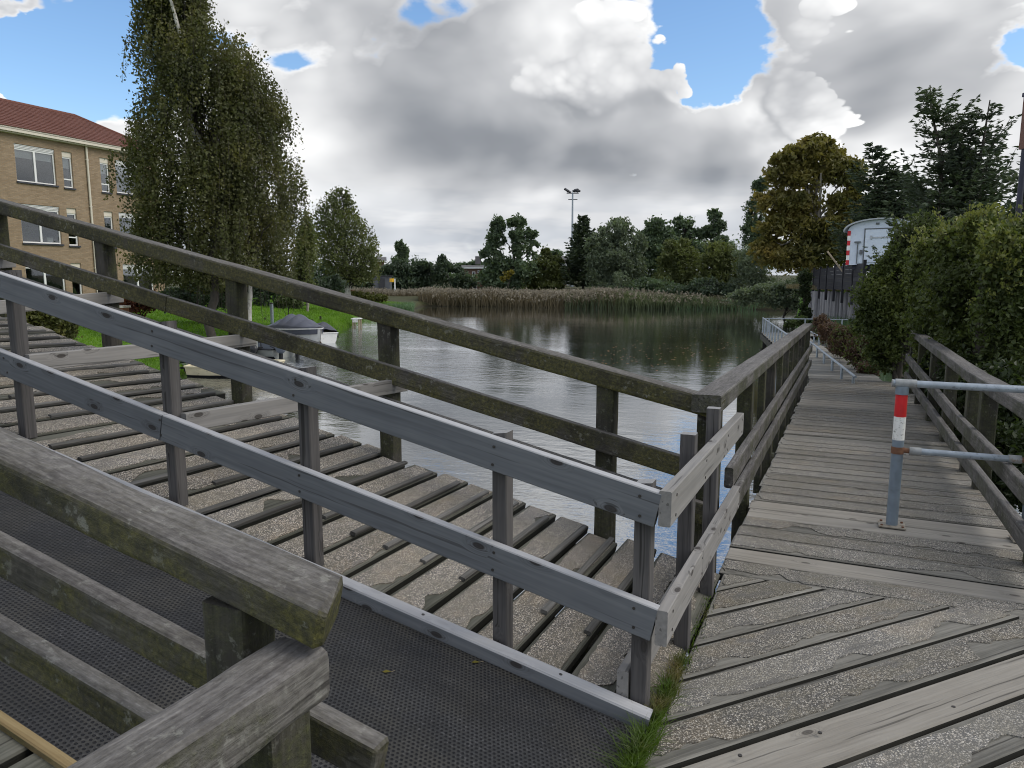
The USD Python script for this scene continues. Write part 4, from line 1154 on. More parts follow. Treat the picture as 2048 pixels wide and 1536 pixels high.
def conifer(name, label, foot, tops, R, seed, mat='conifer_needle', leaf=0.16, whorl=0.32, n_tw=9, upturn=0.5, lower=0.05, group=None, cat='conifer', bark='dark_bark', width=0.42):
    """A spruce-like tree: leaders to each point of tops, whorls of branches bearing flat sprays of needles."""
    rs = np.random.RandomState(seed)
    t = thing(name, label, cat, loc=foot, group=group)
    ms, cs, ax = [], [], []
    for top, h0 in tops:
        top = np.asarray(top) - foot
        H = np.linalg.norm(top)
        r0 = 0.016 * H + 0.02
        ms.append(limb(np.zeros(3), top, r0, 0.012, rs, n=10, wig=0.02))
        h = h0
        while h < 0.985:
            b = top * h
            Rb = R * (1 - h) ** 0.75 * rs.uniform(0.75, 1.15) + 0.10
            for q in range(rs.randint(4, 7)):
                az = rs.uniform(0, 2 * np.pi)
                L = Rb * rs.uniform(0.55, 1.15)
                d = np.array([math.cos(az), math.sin(az), 0.0])
                tt = np.linspace(0, 1, 7)[:, None]
                br = b + d * L * tt + ZZ * (L * (-0.12 * np.sin(tt * np.pi) + upturn * tt ** 2))
                ms.append(tube_mesh(br, np.linspace(0.012 + L * 0.008, 0.004, 7), 4))
                m = max(3, int(n_tw * L / max(R, 0.5) * 1.6) + 2)
                for s in np.linspace(0.18, 1.0, m):
                    q0 = b + d * L * s + ZZ * (L * (-0.12 * math.sin(s * math.pi) + upturn * s * s))
                    for sd in (-1, 1):
                        w = np.array([-d[1], d[0], 0]) * sd
                        dirn = unit(d * 0.8 + w * 0.75 + ZZ * rs.uniform(-0.15, 0.45))
                        Lt = L * width * (1.12 - s) + 0.12
                        nq = max(2, int(Lt / (leaf * 0.55)))
                        for u in np.linspace(0.1, 1, nq):
                            cs.append(q0 + dirn * Lt * u + rs.normal(size=3) * 0.012)
                            ax.append(dirn * 1.5)
            h += whorl / H * rs.uniform(0.7, 1.3)
    cs, ax = np.array(cs), np.array(ax)
    c2 = np.vstack([cs, cs + rs.normal(size=cs.shape) * 0.02])
    m = leaf_mesh(c2, leaf, rs, 0.30, 0.0, np.vstack([ax, ax]), spread=0.9)
    part(t, 'crown', m, mat)
    part(t, 'trunk', cat_mesh(ms), bark, smooth=60)
    return t

def birch(name, label, foot, stems, outline, D, n_strands, leafmat, size, seed, strand=(0.6, 1.9), gap=0.9, thr=0.42, bark='white_bark', group=None, shift=0.0, wide=1.0):
    """A birch whose thin twigs hang in curtains. outline: (y, left x, right x) rows in photograph pixels."""
    rs = np.random.RandomState(seed)
    t = thing(name, label, 'birch tree', loc=foot, group=group)
    rows = sorted(outline)
    zr, lr, rr = [], [], []
    for y, xl, xr in rows:
        a, b = pxd(xl, y, D), pxd(xr, y, D)
        zr.append(a[2]); lr.append(a[0]); rr.append(b[0])
    zr, lr, rr = np.array(zr)[::-1], np.array(lr)[::-1], np.array(rr)[::-1]
    n = n_strands
    zt = rs.uniform(zr[0], zr[-1], int(n * 2.5))
    xl, xr = np.interp(zt, zr, lr), np.interp(zt, zr, rr)
    wid = (xr - xl) / 2
    wid = wid * wide
    keep = rs.rand(len(zt)) < (wid / wid.max()) ** 0.8
    zt, xl, xr, wid = zt[keep][:n], xl[keep][:n], xr[keep][:n], wid[keep][:n]
    az, u = rs.uniform(0, 2 * np.pi, len(zt)), rs.rand(len(zt)) ** 0.42
    u = u * (0.90 + 0.50 * (meshkit.fbm(np.column_stack([np.cos(az) * 1.6, np.sin(az) * 1.6, zt * 0.9]), 3, seed + 3) - 0.5) * 2)
    u = u * (1 + (rs.rand(len(u)) < 0.10) * rs.uniform(0.0, 0.22, len(u)))
    x = (xl + xr) / 2 + wid * u * np.cos(az)
    y = foot[1] + shift + wid * 0.85 * u * np.sin(az)
    tops = np.column_stack([x, y, zt])
    ok = meshkit.fbm(tops * [gap, gap, gap * 0.55], 3, seed) > thr
    tops, u = tops[ok], u[ok]
    L = rs.uniform(*strand, len(tops))
    pts, tw = [], []
    step = size * 0.40
    for p, l in zip(tops, L):
        k = max(3, int(l / step))
        s = np.linspace(0, l, k)
        out = unit(np.array([p[0] - foot[0], p[1] - foot[1], 0.0]) + rs.normal(size=3) * 0.3) * rs.uniform(0.02, 0.22)
        drift = out[None] * (s / l)[:, None] ** 0.7 * l
        q = p + drift + np.column_stack([0 * s, 0 * s, -s * rs.uniform(0.8, 1.0)])
        pts.append(q + rs.normal(size=q.shape) * size * 0.75)
        if rs.rand() < 0.22:
            tw.append(tube_mesh(q[::max(1, k // 4)] if k >= 8 else q[[0, -1]], 0.006, 3))
    pts = np.vstack(pts)
    pts = pts[pts[:, 2] > zr[0] - 0.35 + 0.7 * meshkit.noise(pts * [1.3, 1.3, 0.0], 5)]
    part(t, 'crown', leaf_mesh(pts - foot, size, rs, 0.72, 0.55), leafmat)
    ms = []
    for base, top, r, *bk in stems:
        b0, t0 = np.asarray(base) - foot, np.asarray(top) - foot
        m = limb(b0, t0, r, r * 0.18, rs, n=14, wig=0.035)
        part(t, 'trunk', m, bk[0] if bk else bark, smooth=60)
    top0 = np.asarray(stems[0][1]) - foot
    b00 = np.asarray(stems[0][0]) - foot
    for q in rs.choice(len(tops), 110, replace=False):
        e = tops[q] - foot
        h = np.clip((e[2] - 1.0) / max(top0[2], 1) - rs.uniform(0.08, 0.22), 0.12, 0.95)
        b = b00 + (top0 - b00) * h
        ms.append(limb(b, e, 0.045 * (1.1 - h), 0.010, rs, sag=0.10, n=6, wig=0.08))
    part(t, 'branch', cat_mesh(ms + [xf(m, np.block([[np.eye(3), -foot[:, None]], [np.zeros((1, 3)), np.ones((1, 1))]])) for m in tw]), 'dark_bark', smooth=60, label='thin dark branches and hanging twigs')
    return t

gz = lambda p: np.array([p[0], p[1], float(ground_z([p[0]], [p[1]])[0])])

# the big birch on the lawn
D = 28.5
foot = gz(pxd(484, 600, D))
birch('birch_tree', 'tall weeping birch with olive-brown leaves beside the brick building', foot,
      [(foot, pxd(330, -60, D), 0.20), (gz(pxd(421, 600, D - 1.5)), pxd(430, 120, D), 0.16, 'dark_bark'), (foot + [0.1, 0.2, 0], pxd(520, 260, D), 0.11)],
      [(-135, 250, 380), (-75, 236, 410), (-25, 230, 425), (15, 230, 470), (75, 236, 530), (135, 254, 566), (180, 250, 572), (215, 232, 572), (275, 236, 588), (325, 228, 600), (375, 232, 598), (425, 236, 598), (508, 244, 590), (548, 260, 584), (573, 285, 575)],
      D, 7000, 'birch_leaf', 0.098, 11, thr=0.455, gap=1.0, wide=1.08)
foot = gz(pxd(694, 600, 55.0))
birch('birch_tree', 'smaller rounded birch with a white trunk at the tip of the lawn', foot,
      [(foot, pxd(688, 420, 55.0), 0.17), (foot, pxd(655, 440, 55.0), 0.09), (foot, pxd(730, 450, 55.0), 0.09)],
      [(372, 676, 696), (385, 652, 706), (405, 630, 712), (430, 622, 728), (455, 620, 752), (480, 618, 764), (510, 626, 768), (535, 634, 766), (555, 646, 755), (567, 662, 735)],
      55.0, 1900, 'far_birch_leaf', 0.17, 12, strand=(0.3, 0.9), gap=0.75, thr=0.40)
foot = gz(pxd(614, 600, 44.0))
birch('birch_tree', 'pale yellowish weeping birch behind the big birch', foot, [(foot, pxd(612, 420, 44.0), 0.08)],
      [(420, 604, 618), (450, 594, 628), (500, 588, 636), (550, 590, 640), (575, 600, 630)], 44.0, 620, 'olive_leaf', 0.13, 13, strand=(0.5, 1.3), gap=1.0, thr=0.44, bark='pale_bark')

# the far bank, from left to right
FAR = 'trees and bushes on the far bank'
bush('poplar_tree', 'narrow dark poplar rising behind the hedge beyond the goal post', 'tree', [(800, 495, 9, 14), (808, 508, 10, 18), (802, 528, 12, 22)], 120, 'alder_leaf', 4600, 0.5, 20, thr=0.36, gap=0.6)
bush('tall_hedge', 'dark tall hedge behind the goal post', 'hedge', [(770, 555, 22, 26), (795, 548, 30, 30), (830, 546, 34, 30), (862, 552, 30, 26), (812, 566, 50, 18)], 88, 'dark_leaf', 9500, 0.36, 21, thr=0.36, gap=0.5)
bush('yew_tree', 'dark evergreen with a spiky top left of the brick house', 'tree', [(886, 545, 24, 24), (884, 524, 8, 14), (915, 556, 22, 20), (935, 566, 16, 14)], 86, 'dark_leaf', 5200, 0.34, 22, thr=0.38, gap=0.5)
bush('alder_tree', 'tall alder with two ragged spires right of the brick house', 'tree',
     [(996, 452, 15, 19), (992, 478, 20, 20), (984, 510, 20, 22), (1000, 535, 26, 26), (978, 556, 20, 22), (1034, 446, 16, 15), (1036, 472, 16, 20), (1046, 500, 22, 22), (1062, 468, 13, 12), (1066, 492, 12, 12), (1040, 540, 34, 26), (1010, 566, 40, 18)],
     78, 'alder_leaf', 17000, 0.36, 23, thr=0.43, gap=0.62, shell=0.35)
bush('low_tree', 'low green tree with horizontal sprays between the alder and the floodlight mast', 'tree', [(1088, 535, 30, 22), (1072, 555, 26, 22), (1108, 555, 26, 22), (1092, 508, 9, 14), (1085, 572, 45, 14), (1112, 522, 14, 12)], 80, 'olive_leaf', 8200, 0.37, 24, thr=0.40, gap=0.6)
bush('yellow_bush', 'small yellow bush in front of the alder', 'bush', [(1012, 551, 9, 8), (1022, 545, 6, 6), (1006, 558, 6, 7)], 74, 'yellow_leaf', 420, 0.24, 25, thr=0.45)
c = pxd(1166, 600, 80.0)
conifer('spruce_tree', 'dark pointed spruce just right of the floodlight mast', gz(c), [(pxd(1166, 432, 80.0), 0.06)], 2.9, 26, leaf=0.50, whorl=0.24, n_tw=9, upturn=0.6)
bush('willow_tree', 'big grey-green willow, widest tree on the far bank', 'tree',
     [(1232, 462, 30, 26), (1210, 490, 34, 28), (1255, 492, 32, 30), (1226, 525, 46, 34), (1205, 555, 34, 30), (1260, 540, 34, 34), (1245, 570, 50, 24), (1190, 520, 16, 24)],
     70, 'willow_leaf', 19000, 0.34, 27, thr=0.40, gap=0.7, hang=0.5, aspect=0.4)
bush('round_tree', 'dark round-topped tree behind the willow', 'tree', [(1312, 456, 26, 22), (1296, 472, 18, 18), (1330, 476, 24, 22), (1312, 500, 36, 28), (1300, 535, 34, 32)], 76, 'alder_leaf', 10000, 0.35, 28, thr=0.42, gap=0.7)
bush('open_tree', 'open-crowned tree with sky showing through, middle of the far bank', 'tree', [(1368, 450, 22, 18), (1384, 468, 22, 16), (1358, 474, 20, 18), (1374, 496, 28, 18)], 80, 'alder_leaf', 5200, 0.34, 29, thr=0.47, gap=0.75, shell=0.25)
bush('open_tree', 'ragged open tree with a bare-looking top above the olive bushes', 'tree', [(1428, 432, 14, 14), (1440, 452, 16, 12), (1422, 464, 18, 14), (1440, 484, 18, 12), (1404, 470, 12, 10)], 80, 'alder_leaf', 4300, 0.34, 30, thr=0.48, gap=0.8, shell=0.2)
bush('olive_bush', 'tall olive-green bush below the open tree', 'bush', [(1358, 510, 36, 30), (1340, 530, 24, 26), (1376, 540, 38, 32), (1352, 560, 44, 26)], 68, 'olive_leaf', 10500, 0.31, 31, thr=0.40, gap=0.9, hang=-0.3, aspect=0.45)
bush('olive_bush', 'broad olive-green bush right of the other olive bush', 'bush', [(1440, 512, 34, 30), (1424, 530, 30, 28), (1458, 540, 32, 34), (1436, 565, 46, 24)], 66, 'olive_leaf', 10500, 0.31, 32, thr=0.40, gap=0.9, hang=-0.3, aspect=0.45)
bush('grey_willow_bush', 'pale grey-green willow bush left of the chestnut', 'bush', [(1494, 520, 26, 26), (1508, 546, 34, 30), (1490, 570, 34, 24), (1530, 570, 30, 22)], 63, 'willow_leaf', 8000, 0.22, 33, thr=0.40, gap=0.9, aspect=0.4)
bush('waterside_thicket', 'dark thicket at the water below the willow', 'thicket', [(1225, 592, 34, 16), (1270, 585, 40, 22), (1312, 580, 44, 26)], 64.5, 'alder_leaf', 5600, 0.24, 34, thr=0.38, gap=0.8)
bush('waterside_thicket', 'dark thicket at the water below the olive bushes', 'thicket', [(1360, 588, 40, 20), (1410, 582, 44, 24), (1455, 590, 40, 20)], 63.5, 'dark_leaf', 6200, 0.24, 35, thr=0.37, gap=0.8)
bush('waterside_thicket', 'grey-brown thicket overhanging the water left of the sheet piling', 'thicket', [(1490, 595, 34, 18), (1535, 588, 40, 22), (1580, 584, 34, 26), (1604, 575, 18, 28), (1596, 606, 26, 16), (1560, 604, 30, 14), (1612, 545, 12, 26)], 50, 'willow_leaf', 9000, 0.20, 36, thr=0.38, gap=0.9)
bush('pale_willow', 'thin pale willow bush at the water in front of the big willow', 'bush', [(1242, 560, 18, 22), (1236, 580, 22, 18), (1252, 585, 20, 16)], 64, 'willow_leaf', 1700, 0.22, 37, thr=0.45, gap=1.0, aspect=0.35, hang=-0.4)
bush('poplar_tree', 'tall grey poplar rising behind the left of the chestnut', 'tree', [(1512, 388, 14, 26), (1526, 372, 10, 24), (1505, 425, 18, 32), (1520, 455, 24, 34), (1500, 470, 20, 26), (1515, 500, 28, 28)], 82, 'alder_leaf', 7200, 0.28, 38, thr=0.42, gap=0.65)
# the chestnut: leaves in drooping hands
bush('chestnut_tree', 'big horse chestnut turning rust and gold, pale limbs showing', 'tree',
     [(1632, 296, 34, 24), (1600, 318, 42, 26), (1650, 322, 34, 26), (1566, 352, 36, 24), (1612, 358, 46, 28), (1690, 342, 36, 26), (1700, 372, 28, 24), (1552, 402, 40, 26), (1600, 410, 40, 28), (1690, 410, 36, 24), (1548, 448, 40, 28), (1596, 462, 46, 30), (1668, 462, 46, 30), (1536, 500, 34, 28), (1580, 515, 46, 28), (1640, 510, 46, 30), (1690, 500, 34, 26)],
     43, 'chestnut_leaf', 34000, 0.27, 39, thr=0.40, gap=0.95, hang=0.35, aspect=0.5, bark='pale_bark', trunk=(1628, 560), shell=0.55)
_f = gz(pxd(1628, 560, 43.0))
_rs = np.random.RandomState(5)
part('/World/chestnut_tree', 'limb', limb(pxd(1627, 500, 43.2) - _f, pxd(1617, 380, 42.4) - _f, 0.16, 0.05, _rs, n=8, wig=0.03), 'pale_bark', smooth=60)
part('/World/chestnut_tree', 'limb', limb(pxd(1636, 470, 43.2) - _f, pxd(1642, 346, 42.4) - _f, 0.13, 0.04, _rs, n=8, wig=0.03), 'pale_bark', smooth=60)
part('/World/chestnut_tree', 'limb', limb(pxd(1637, 455, 43.2) - _f, pxd(1622, 395, 42.6) - _f, 0.09, 0.03, _rs, n=8, wig=0.03), 'pale_bark', smooth=60)
part('/World/chestnut_tree', 'limb', limb(pxd(1614, 456, 43.2) - _f, pxd(1597, 420, 42.8) - _f, 0.07, 0.03, _rs, n=8, wig=0.03), 'pale_bark', smooth=60)

# the right bank: conifers behind, big shrubs in front
c = pxd(1915, 600, 20.0); c[2] = 0.9
conifer('spruce_tree', 'tall open spruce with two leaders against the sky', c, [(pxd(1860, 170, 20.0), 0.34), (pxd(1980, 200, 20.4), 0.34), (pxd(1925, 300, 20.6), 0.2)], 1.45, 41, leaf=0.15, whorl=0.27, n_tw=11, upturn=1.0)
c = pxd(1768, 600, 37.0); c[2] = 0.9
conifer('spruce_tree', 'darker bushy spruce above the white wagon', c, [(pxd(1744, 296, 37.0), 0.2), (pxd(1790, 340, 37.0), 0.2), (pxd(1822, 350, 36.0), 0.2)], 2.3, 42, leaf=0.27, whorl=0.34, n_tw=10, upturn=0.8)
c = pxd(1880, 600, 19.0); c[2] = 0.8
conifer('spruce_tree', 'low dark spruce between the tall spruce and the shrubs', c, [(pxd(1880, 385, 19.0), 0.3), (pxd(1940, 400, 18.5), 0.3)], 1.6, 43, leaf=0.15, whorl=0.20, n_tw=8, upturn=0.4)
c = pxd(2050, 700, 15.0); c[2] = 0.3
conifer('spruce_tree', 'dark green conifer at the right edge of the photo', c, [(pxd(2044, 326, 15.0), 0.3), (pxd(2090, 350, 15.0), 0.3)], 1.3, 44, leaf=0.13, whorl=0.17, n_tw=8, upturn=0.45)
_t = bush('elder_shrub', 'big leafy shrub with lighter tips covering the bank behind the walkway railing', 'shrub',
     [(1985, 470, 62, 34, 0.6), (1935, 505, 70, 46, 1.4), (2040, 520, 70, 60), (1880, 545, 60, 50, 2.6), (1960, 580, 90, 60, 1.2), (2050, 620, 80, 80, 0.2), (1890, 625, 64, 60, 2.8), (1960, 690, 80, 70, 1.5), (2060, 740, 80, 80, 0.4), (1880, 690, 46, 46, 3.0)],
     11.0, 'shrub_leaf', 105000, 0.066, 45, thr=0.40, gap=1.9, hang=0.25, aspect=0.66, depth=0.6, shell=0.6)
sprigs(_t, 'shrub_tip_leaf', 420, 0.30, 0.055, 1)
_t = bush('laurel_shrub', 'darker shrub hanging over the end of the walkway', 'shrub',
     [(1838, 486, 44, 34), (1800, 535, 44, 36), (1845, 530, 50, 46), (1770, 592, 52, 44), (1830, 610, 50, 60), (1765, 650, 50, 48), (1805, 690, 44, 46, 0.4), (1768, 705, 36, 36), (1850, 560, 40, 50)],
     16.4, 'shrub_leaf', 80000, 0.076, 46, thr=0.41, gap=1.7, hang=0.25, depth=0.7, shell=0.6)
sprigs(_t, 'shrub_leaf', 420, 0.40, 0.07, 2)
bush('laurel_shrub', 'shaded low shrub under the bent railing at the right', 'shrub', [(2000, 780, 80, 50, 0.5), (1930, 760, 50, 46, 1.6), (2080, 830, 80, 60), (1870, 735, 24, 30, 3.2), (2030, 900, 60, 50, -0.8), (1985, 860, 40, 40, 0.2), (2080, 980, 70, 60, -1.4), (1890, 800, 30, 40, 3.2), (1925, 835, 40, 46, 2.0), (1965, 890, 44, 46, 0.6)], 9.6, 'shrub_dark_leaf', 34000, 0.07, 47, thr=0.36, gap=2.0, hang=0.3, depth=0.6, base_z=-1.0)  # lower dark lobes added to hide bright water and keep the void dark
bush('barberry_shrub', 'purple-brown shrub on the bank beside the low tube rail', 'shrub', [(1662, 668, 24, 24, 4.5), (1692, 682, 30, 30, 2.2), (1642, 652, 18, 18, 8.0), (1722, 708, 24, 30, 0.6), (1738, 740, 22, 16, 0.0), (1680, 694, 20, 16, 3.0)], 18.5, 'brown_shrub_leaf', 13000, 0.085, 48, thr=0.42, gap=2.2, hang=-0.2, aspect=0.4, second=('shrub_leaf', 0.12, 0.09))
bush('reed_weed', 'bright green weeds in the water at the far end of the low boardwalk', 'weeds', [(1590, 646, 16, 7), (1602, 640, 12, 7), (1578, 650, 10, 5)], 31, 'garden_leaf', 1500, 0.13, 49, thr=0.35, base_z=-1.0)
bush('ivy_bush', 'small dark ivy bush at the left end of the sheet piling', 'bush', [(1612, 560, 11, 22), (1608, 600, 11, 26), (1612, 632, 12, 18)], 37, 'shrub_dark_leaf', 3600, 0.13, 50, thr=0.38, gap=1.6)

# the left bank
bush('beech_hedge', 'low yellowing hedge beside the far foot of the bridge', 'hedge', [(60, 630, 40, 32), (95, 640, 40, 34), (128, 655, 28, 30), (30, 640, 40, 34), (80, 668, 50, 22)], 17.5, 'hedge_leaf', 11000, 0.085, 51, thr=0.34, gap=2.4, depth=0.7)
bush('garden_shrub', 'red-leaved shrub in the flower bed under the big birch', 'shrub', [(262, 612, 28, 20), (300, 605, 26, 18), (236, 622, 20, 14)], 31, 'red_shrub_leaf', 3600, 0.12, 52, thr=0.40, gap=1.6)
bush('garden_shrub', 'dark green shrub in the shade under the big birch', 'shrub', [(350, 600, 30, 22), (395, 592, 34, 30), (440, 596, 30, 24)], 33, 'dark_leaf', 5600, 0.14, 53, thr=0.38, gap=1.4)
bush('garden_shrub', 'mixed green shrub with pale leaves beside the grey post', 'shrub', [(575, 602, 20, 15), (592, 606, 13, 10), (560, 608, 10, 8)], 33, 'garden_leaf', 2600, 0.12, 54, thr=0.40, gap=1.6)
bush('garden_shrub', 'dark garden bushes behind the lawn right of the big birch', 'shrub', [(520, 585, 30, 30), (555, 572, 30, 34), (590, 575, 26, 30), (640, 578, 26, 22), (670, 570, 22, 18)], 46, 'dark_leaf', 8200, 0.18, 55, thr=0.38, gap=1.1)
c = pxd(375, 640, 35.0)
for i, (x, y0) in enumerate(((374, 545), (398, 552))):
    bush('column_yew', ('left' if i == 0 else 'right') + ' one of two narrow dark column yews under the birch', 'yew', [(x, y0 + 12, 6, 14), (x, y0 + 32, 8, 16), (x, y0 + 50, 8, 16)], 35, 'dark_leaf', 1300, 0.11, 56 + i, thr=0.30, gap=1.6)
bush('low_hedge', 'low olive hedge at the tip of the lawn before the reeds', 'hedge', [(700, 592, 24, 10), (730, 597, 22, 11), (757, 600, 18, 12), (680, 588, 20, 8)], 56, 'hedge_leaf', 3600, 0.17, 58, thr=0.34, gap=1.0)
bush('red_hedge', 'thin strip of reddish plants behind the low hedge', 'plants', [(672, 588, 14, 5), (700, 585, 12, 4), (652, 590, 10, 5)], 60, 'red_shrub_leaf', 900, 0.17, 59, thr=0.36)

# treeline far behind
for i, (lab, spec, D_, n) in enumerate((
    ('distant grey treeline behind the brick house', [(950, 528, 14, 8), (978, 526, 10, 8), (925, 532, 16, 8), (962, 532, 26, 6)], 170, 1500),
    ('distant trees behind the low green tree and the mast', [(1115, 515, 16, 16), (1138, 522, 16, 18), (1090, 520, 22, 16), (1128, 540, 30, 20)], 130, 2600),
    ('distant dark trees behind the smaller birch', [(640, 550, 30, 30), (680, 556, 30, 26), (720, 560, 34, 22), (610, 560, 26, 26), (755, 562, 24, 18)], 110, 6500),
    ('distant dark mass of trees behind the willow and the olive bushes', [(1190, 540, 40, 40), (1250, 520, 50, 50), (1320, 520, 50, 46), (1380, 515, 50, 42), (1440, 515, 46, 44), (1490, 530, 40, 40)], 96, 9000),
    ('distant low trees behind the alder', [(905, 556, 30, 13), (940, 560, 26, 12), (985, 560, 34, 20), (1050, 556, 40, 22), (1110, 556, 36, 20)], 98, 3200),
    ('distant trees behind the chestnut and the wagon', [(1660, 470, 60, 40), (1720, 440, 40, 50), (1780, 470, 50, 50), (1560, 510, 40, 30), (1850, 480, 60, 60)], 62, 9000))):
    bush('distant_trees', lab, 'trees', spec, D_, 'alder_leaf', n, 0.0042 * D_, 80 + i, thr=0.36, gap=60.0 / D_ * 0.8)

# ------------------------------------------------------------------ reeds, grasses, fallen leaves
def blades(pts, h, w, rs, lean=0.25, droop=0.0):
    """A thin two-segment blade at every point."""
    n = len(pts)
    a = rs.uniform(0, 2 * np.pi, n)
    side = np.column_stack([np.cos(a), np.sin(a), 0 * a]) * (np.broadcast_to(w, n) / 2)[:, None]
    d = np.column_stack([rs.normal(size=n) * lean, rs.normal(size=n) * lean, np.ones(n)])
    H = (np.broadcast_to(h, n) * rs.uniform(0.6, 1.25, n))[:, None]
    m = pts + d * H * 0.55
    e = pts + d * [1.6, 1.6, 1] * H * [1, 1, 1 - droop]
    v = np.stack([pts - side, pts + side, m + side * 0.8, m - side * 0.8, e], 1).reshape(-1, 3)
    i = np.arange(n)[:, None] * 5
    f = np.stack([i + [0, 1, 2], i + [0, 2, 3], i + [3, 2, 4]], 1).reshape(-1, 3)
    return v, f, e

def along_shore(i0, i1, n, rs, d0, d1):
    """Points scattered behind the waterline between two corners of the shore, d0 to d1 metres back."""
    ln = LineString([tuple(p) for p in shore[i0:i1 + 1]])
    s = rs.uniform(0, ln.length, n)
    p = np.array([ln.interpolate(t).coords[0] for t in s])
    q = np.array([ln.interpolate(min(t + 0.2, ln.length)).coords[0] for t in s])
    t = unit(q - p + 1e-9)
    nrm = np.column_stack([-t[:, 1], t[:, 0]])
    k = rs.uniform(d0, d1, n)
    a = p + nrm * k[:, None]
    inside = shapely.contains(POND.buffer(-0.3), shapely.points(a[:, 0], a[:, 1]))
    a[inside] = (p - nrm * k[:, None])[inside]
    return np.column_stack([a, ground_z(a[:, 0], a[:, 1])])

rs = np.random.RandomState(71)
def reed_bed(name, label, regions, mat, plume, h, w):
    t = thing(name, label, 'reeds', kind='stuff')
    P = np.vstack(regions)
    col = 1024 + 1480 * P[:, 0] / P[:, 1]
    h = h * np.interp(col, [1300, 1480], [1.0, 0.5]) * (0.72 + 0.56 * meshkit.fbm(np.column_stack([P[:, 0] * 0.55, P[:, 1] * 0.4, 0 * col]), 3, 8))
    v, f, e = blades(P, h, w, rs, 0.15, 0.12)
    part(t, 'blades', (v, f), mat)
    if plume:
        k = rs.rand(len(e)) < plume
        q = e[k]
        c = np.repeat(q, 3, 0) + rs.normal(size=(3 * len(q), 3)) * [0.05, 0.05, 0.09]
        part(t, 'plumes', leaf_mesh(c, 0.20, rs, 0.42, -0.8), plume and 'reed_plume')
def far_band(x0, x1, n, d0, d1):
    x = rs.uniform(x0, x1, n)
    a = np.array([px(q, np.interp(q, [640, 840, 1000, 1150, 1330, 1500], [607, 611.5, 613.5, 616, 618, 619]), -1.0) for q in x])
    a[:, 1] += rs.uniform(d0, d1, n)
    a[:, 2] = np.clip(ground_z(a[:, 0], a[:, 1]), -1.0, -0.72)
    return a
reed_bed('reed_bed', 'long bed of dry tan reeds with pale plumes along the far bank', [far_band(838, 1240, 15000, -0.3, 4.0), far_band(648, 850, 6000, 3.5, 7.0)], 'reed_blade', 0.34, 0.95, 0.055)
reed_bed('green_reed_bed', 'greener reeds continuing right of the tan reed bed to the willow', [far_band(1130, 1345, 8000, -0.4, 3.5), far_band(1330, 1480, 1700, -0.3, 1.4)], 'green_reed', 0.12, 0.98, 0.06)
P = np.array([px(x, y, -1.0) for x, y in zip(rs.uniform(752, 826, 4200), rs.uniform(618, 627, 4200))]); P[:, 2] = -1.0
v, f, e = blades(P, 0.62, 0.045, rs, 0.22, 0.1)
part('/World', 'sedge_patch', (v, f), 'sedge', kind='stuff', label='blue-green sedge growing at the tip of the lawn', category='sedge')

# lawn and bank grass
X = rs.uniform(-26, -7.0, 160000); Y = 14 + 44 * rs.rand(160000) ** 1.4
keep = ~shapely.contains(POND.buffer(0.15), shapely.points(X, Y))
X, Y = X[keep], Y[keep]
vis = (X / Y > -0.60) & (X / Y < -0.10)
X, Y = X[vis][:62000], Y[vis][:62000]
P = np.column_stack([X, Y, ground_z(X, Y)])
v, f, e = blades(P, 0.055 + 0.0012 * Y, 0.014 + 0.0006 * Y, rs, 0.35, 0.1)
part('/World', 'lawn_grass', (v, f), 'lawn_blade', kind='stuff', label='short bright green grass of the lawn', category='grass')
P = along_shore(22, 27, 7000, rs, -0.1, 0.7)
v, f, e = blades(P, 0.20, 0.022, rs, 0.28, 0.15)
part('/World', 'bank_grass', (v, f), 'lawn_blade', kind='stuff', label='longer rough grass fringing the lawn at the water', category='grass')
P = np.vstack([far_band(1340, 1620, 4200, -0.4, 3.0), along_shore(9, 14, 5200, rs, 0.0, 1.5), along_shore(6, 9, 5000, rs, 0.0, 1.2)])
v, f, e = blades(P, 0.45, 0.03, rs, 0.3, 0.15)
part('/World', 'weed_fringe', (v, f), 'sedge', kind='stuff', label='rough weeds along the right bank under the shrubs', category='weeds')
P = np.column_stack([rs.uniform(15.2, 16.6, 5200), rs.uniform(30.5, 41.5, 5200), np.zeros(5200)]); P[:, 2] = 0.92
v, f, e = blades(P, 0.30, 0.016, rs, 0.3, 0.2)
part('/World', 'dry_grass', (v, f), 'dry_grass', kind='stuff', label='dry straw-coloured grass on top of the sheet piling', category='grass')
# grass in the joint between bridge and landing
b = np.concatenate([-0.40 + 0.95 * rs.rand(1150) ** 1.15, rs.uniform(0.4, 1.45, 260), rs.uniform(-0.5, -0.2, 200)])
P = np.array([LA(-0.052 + rs.normal() * 0.016, q, -0.012) for q in b])
hh = np.interp(b, [-0.5, -0.3, 0.1, 0.45, 0.6, 1.45], [0.07, 0.10, 0.09, 0.055, 0.025, 0.015])
v, f, e = blades(P, hh, 0.0042, rs, 0.40, 0.2)
part('/World', 'joint_grass', (v, f), 'gap_grass', kind='stuff', label='tuft of fresh grass sprouting from the joint beside the railing corner', category='grass')
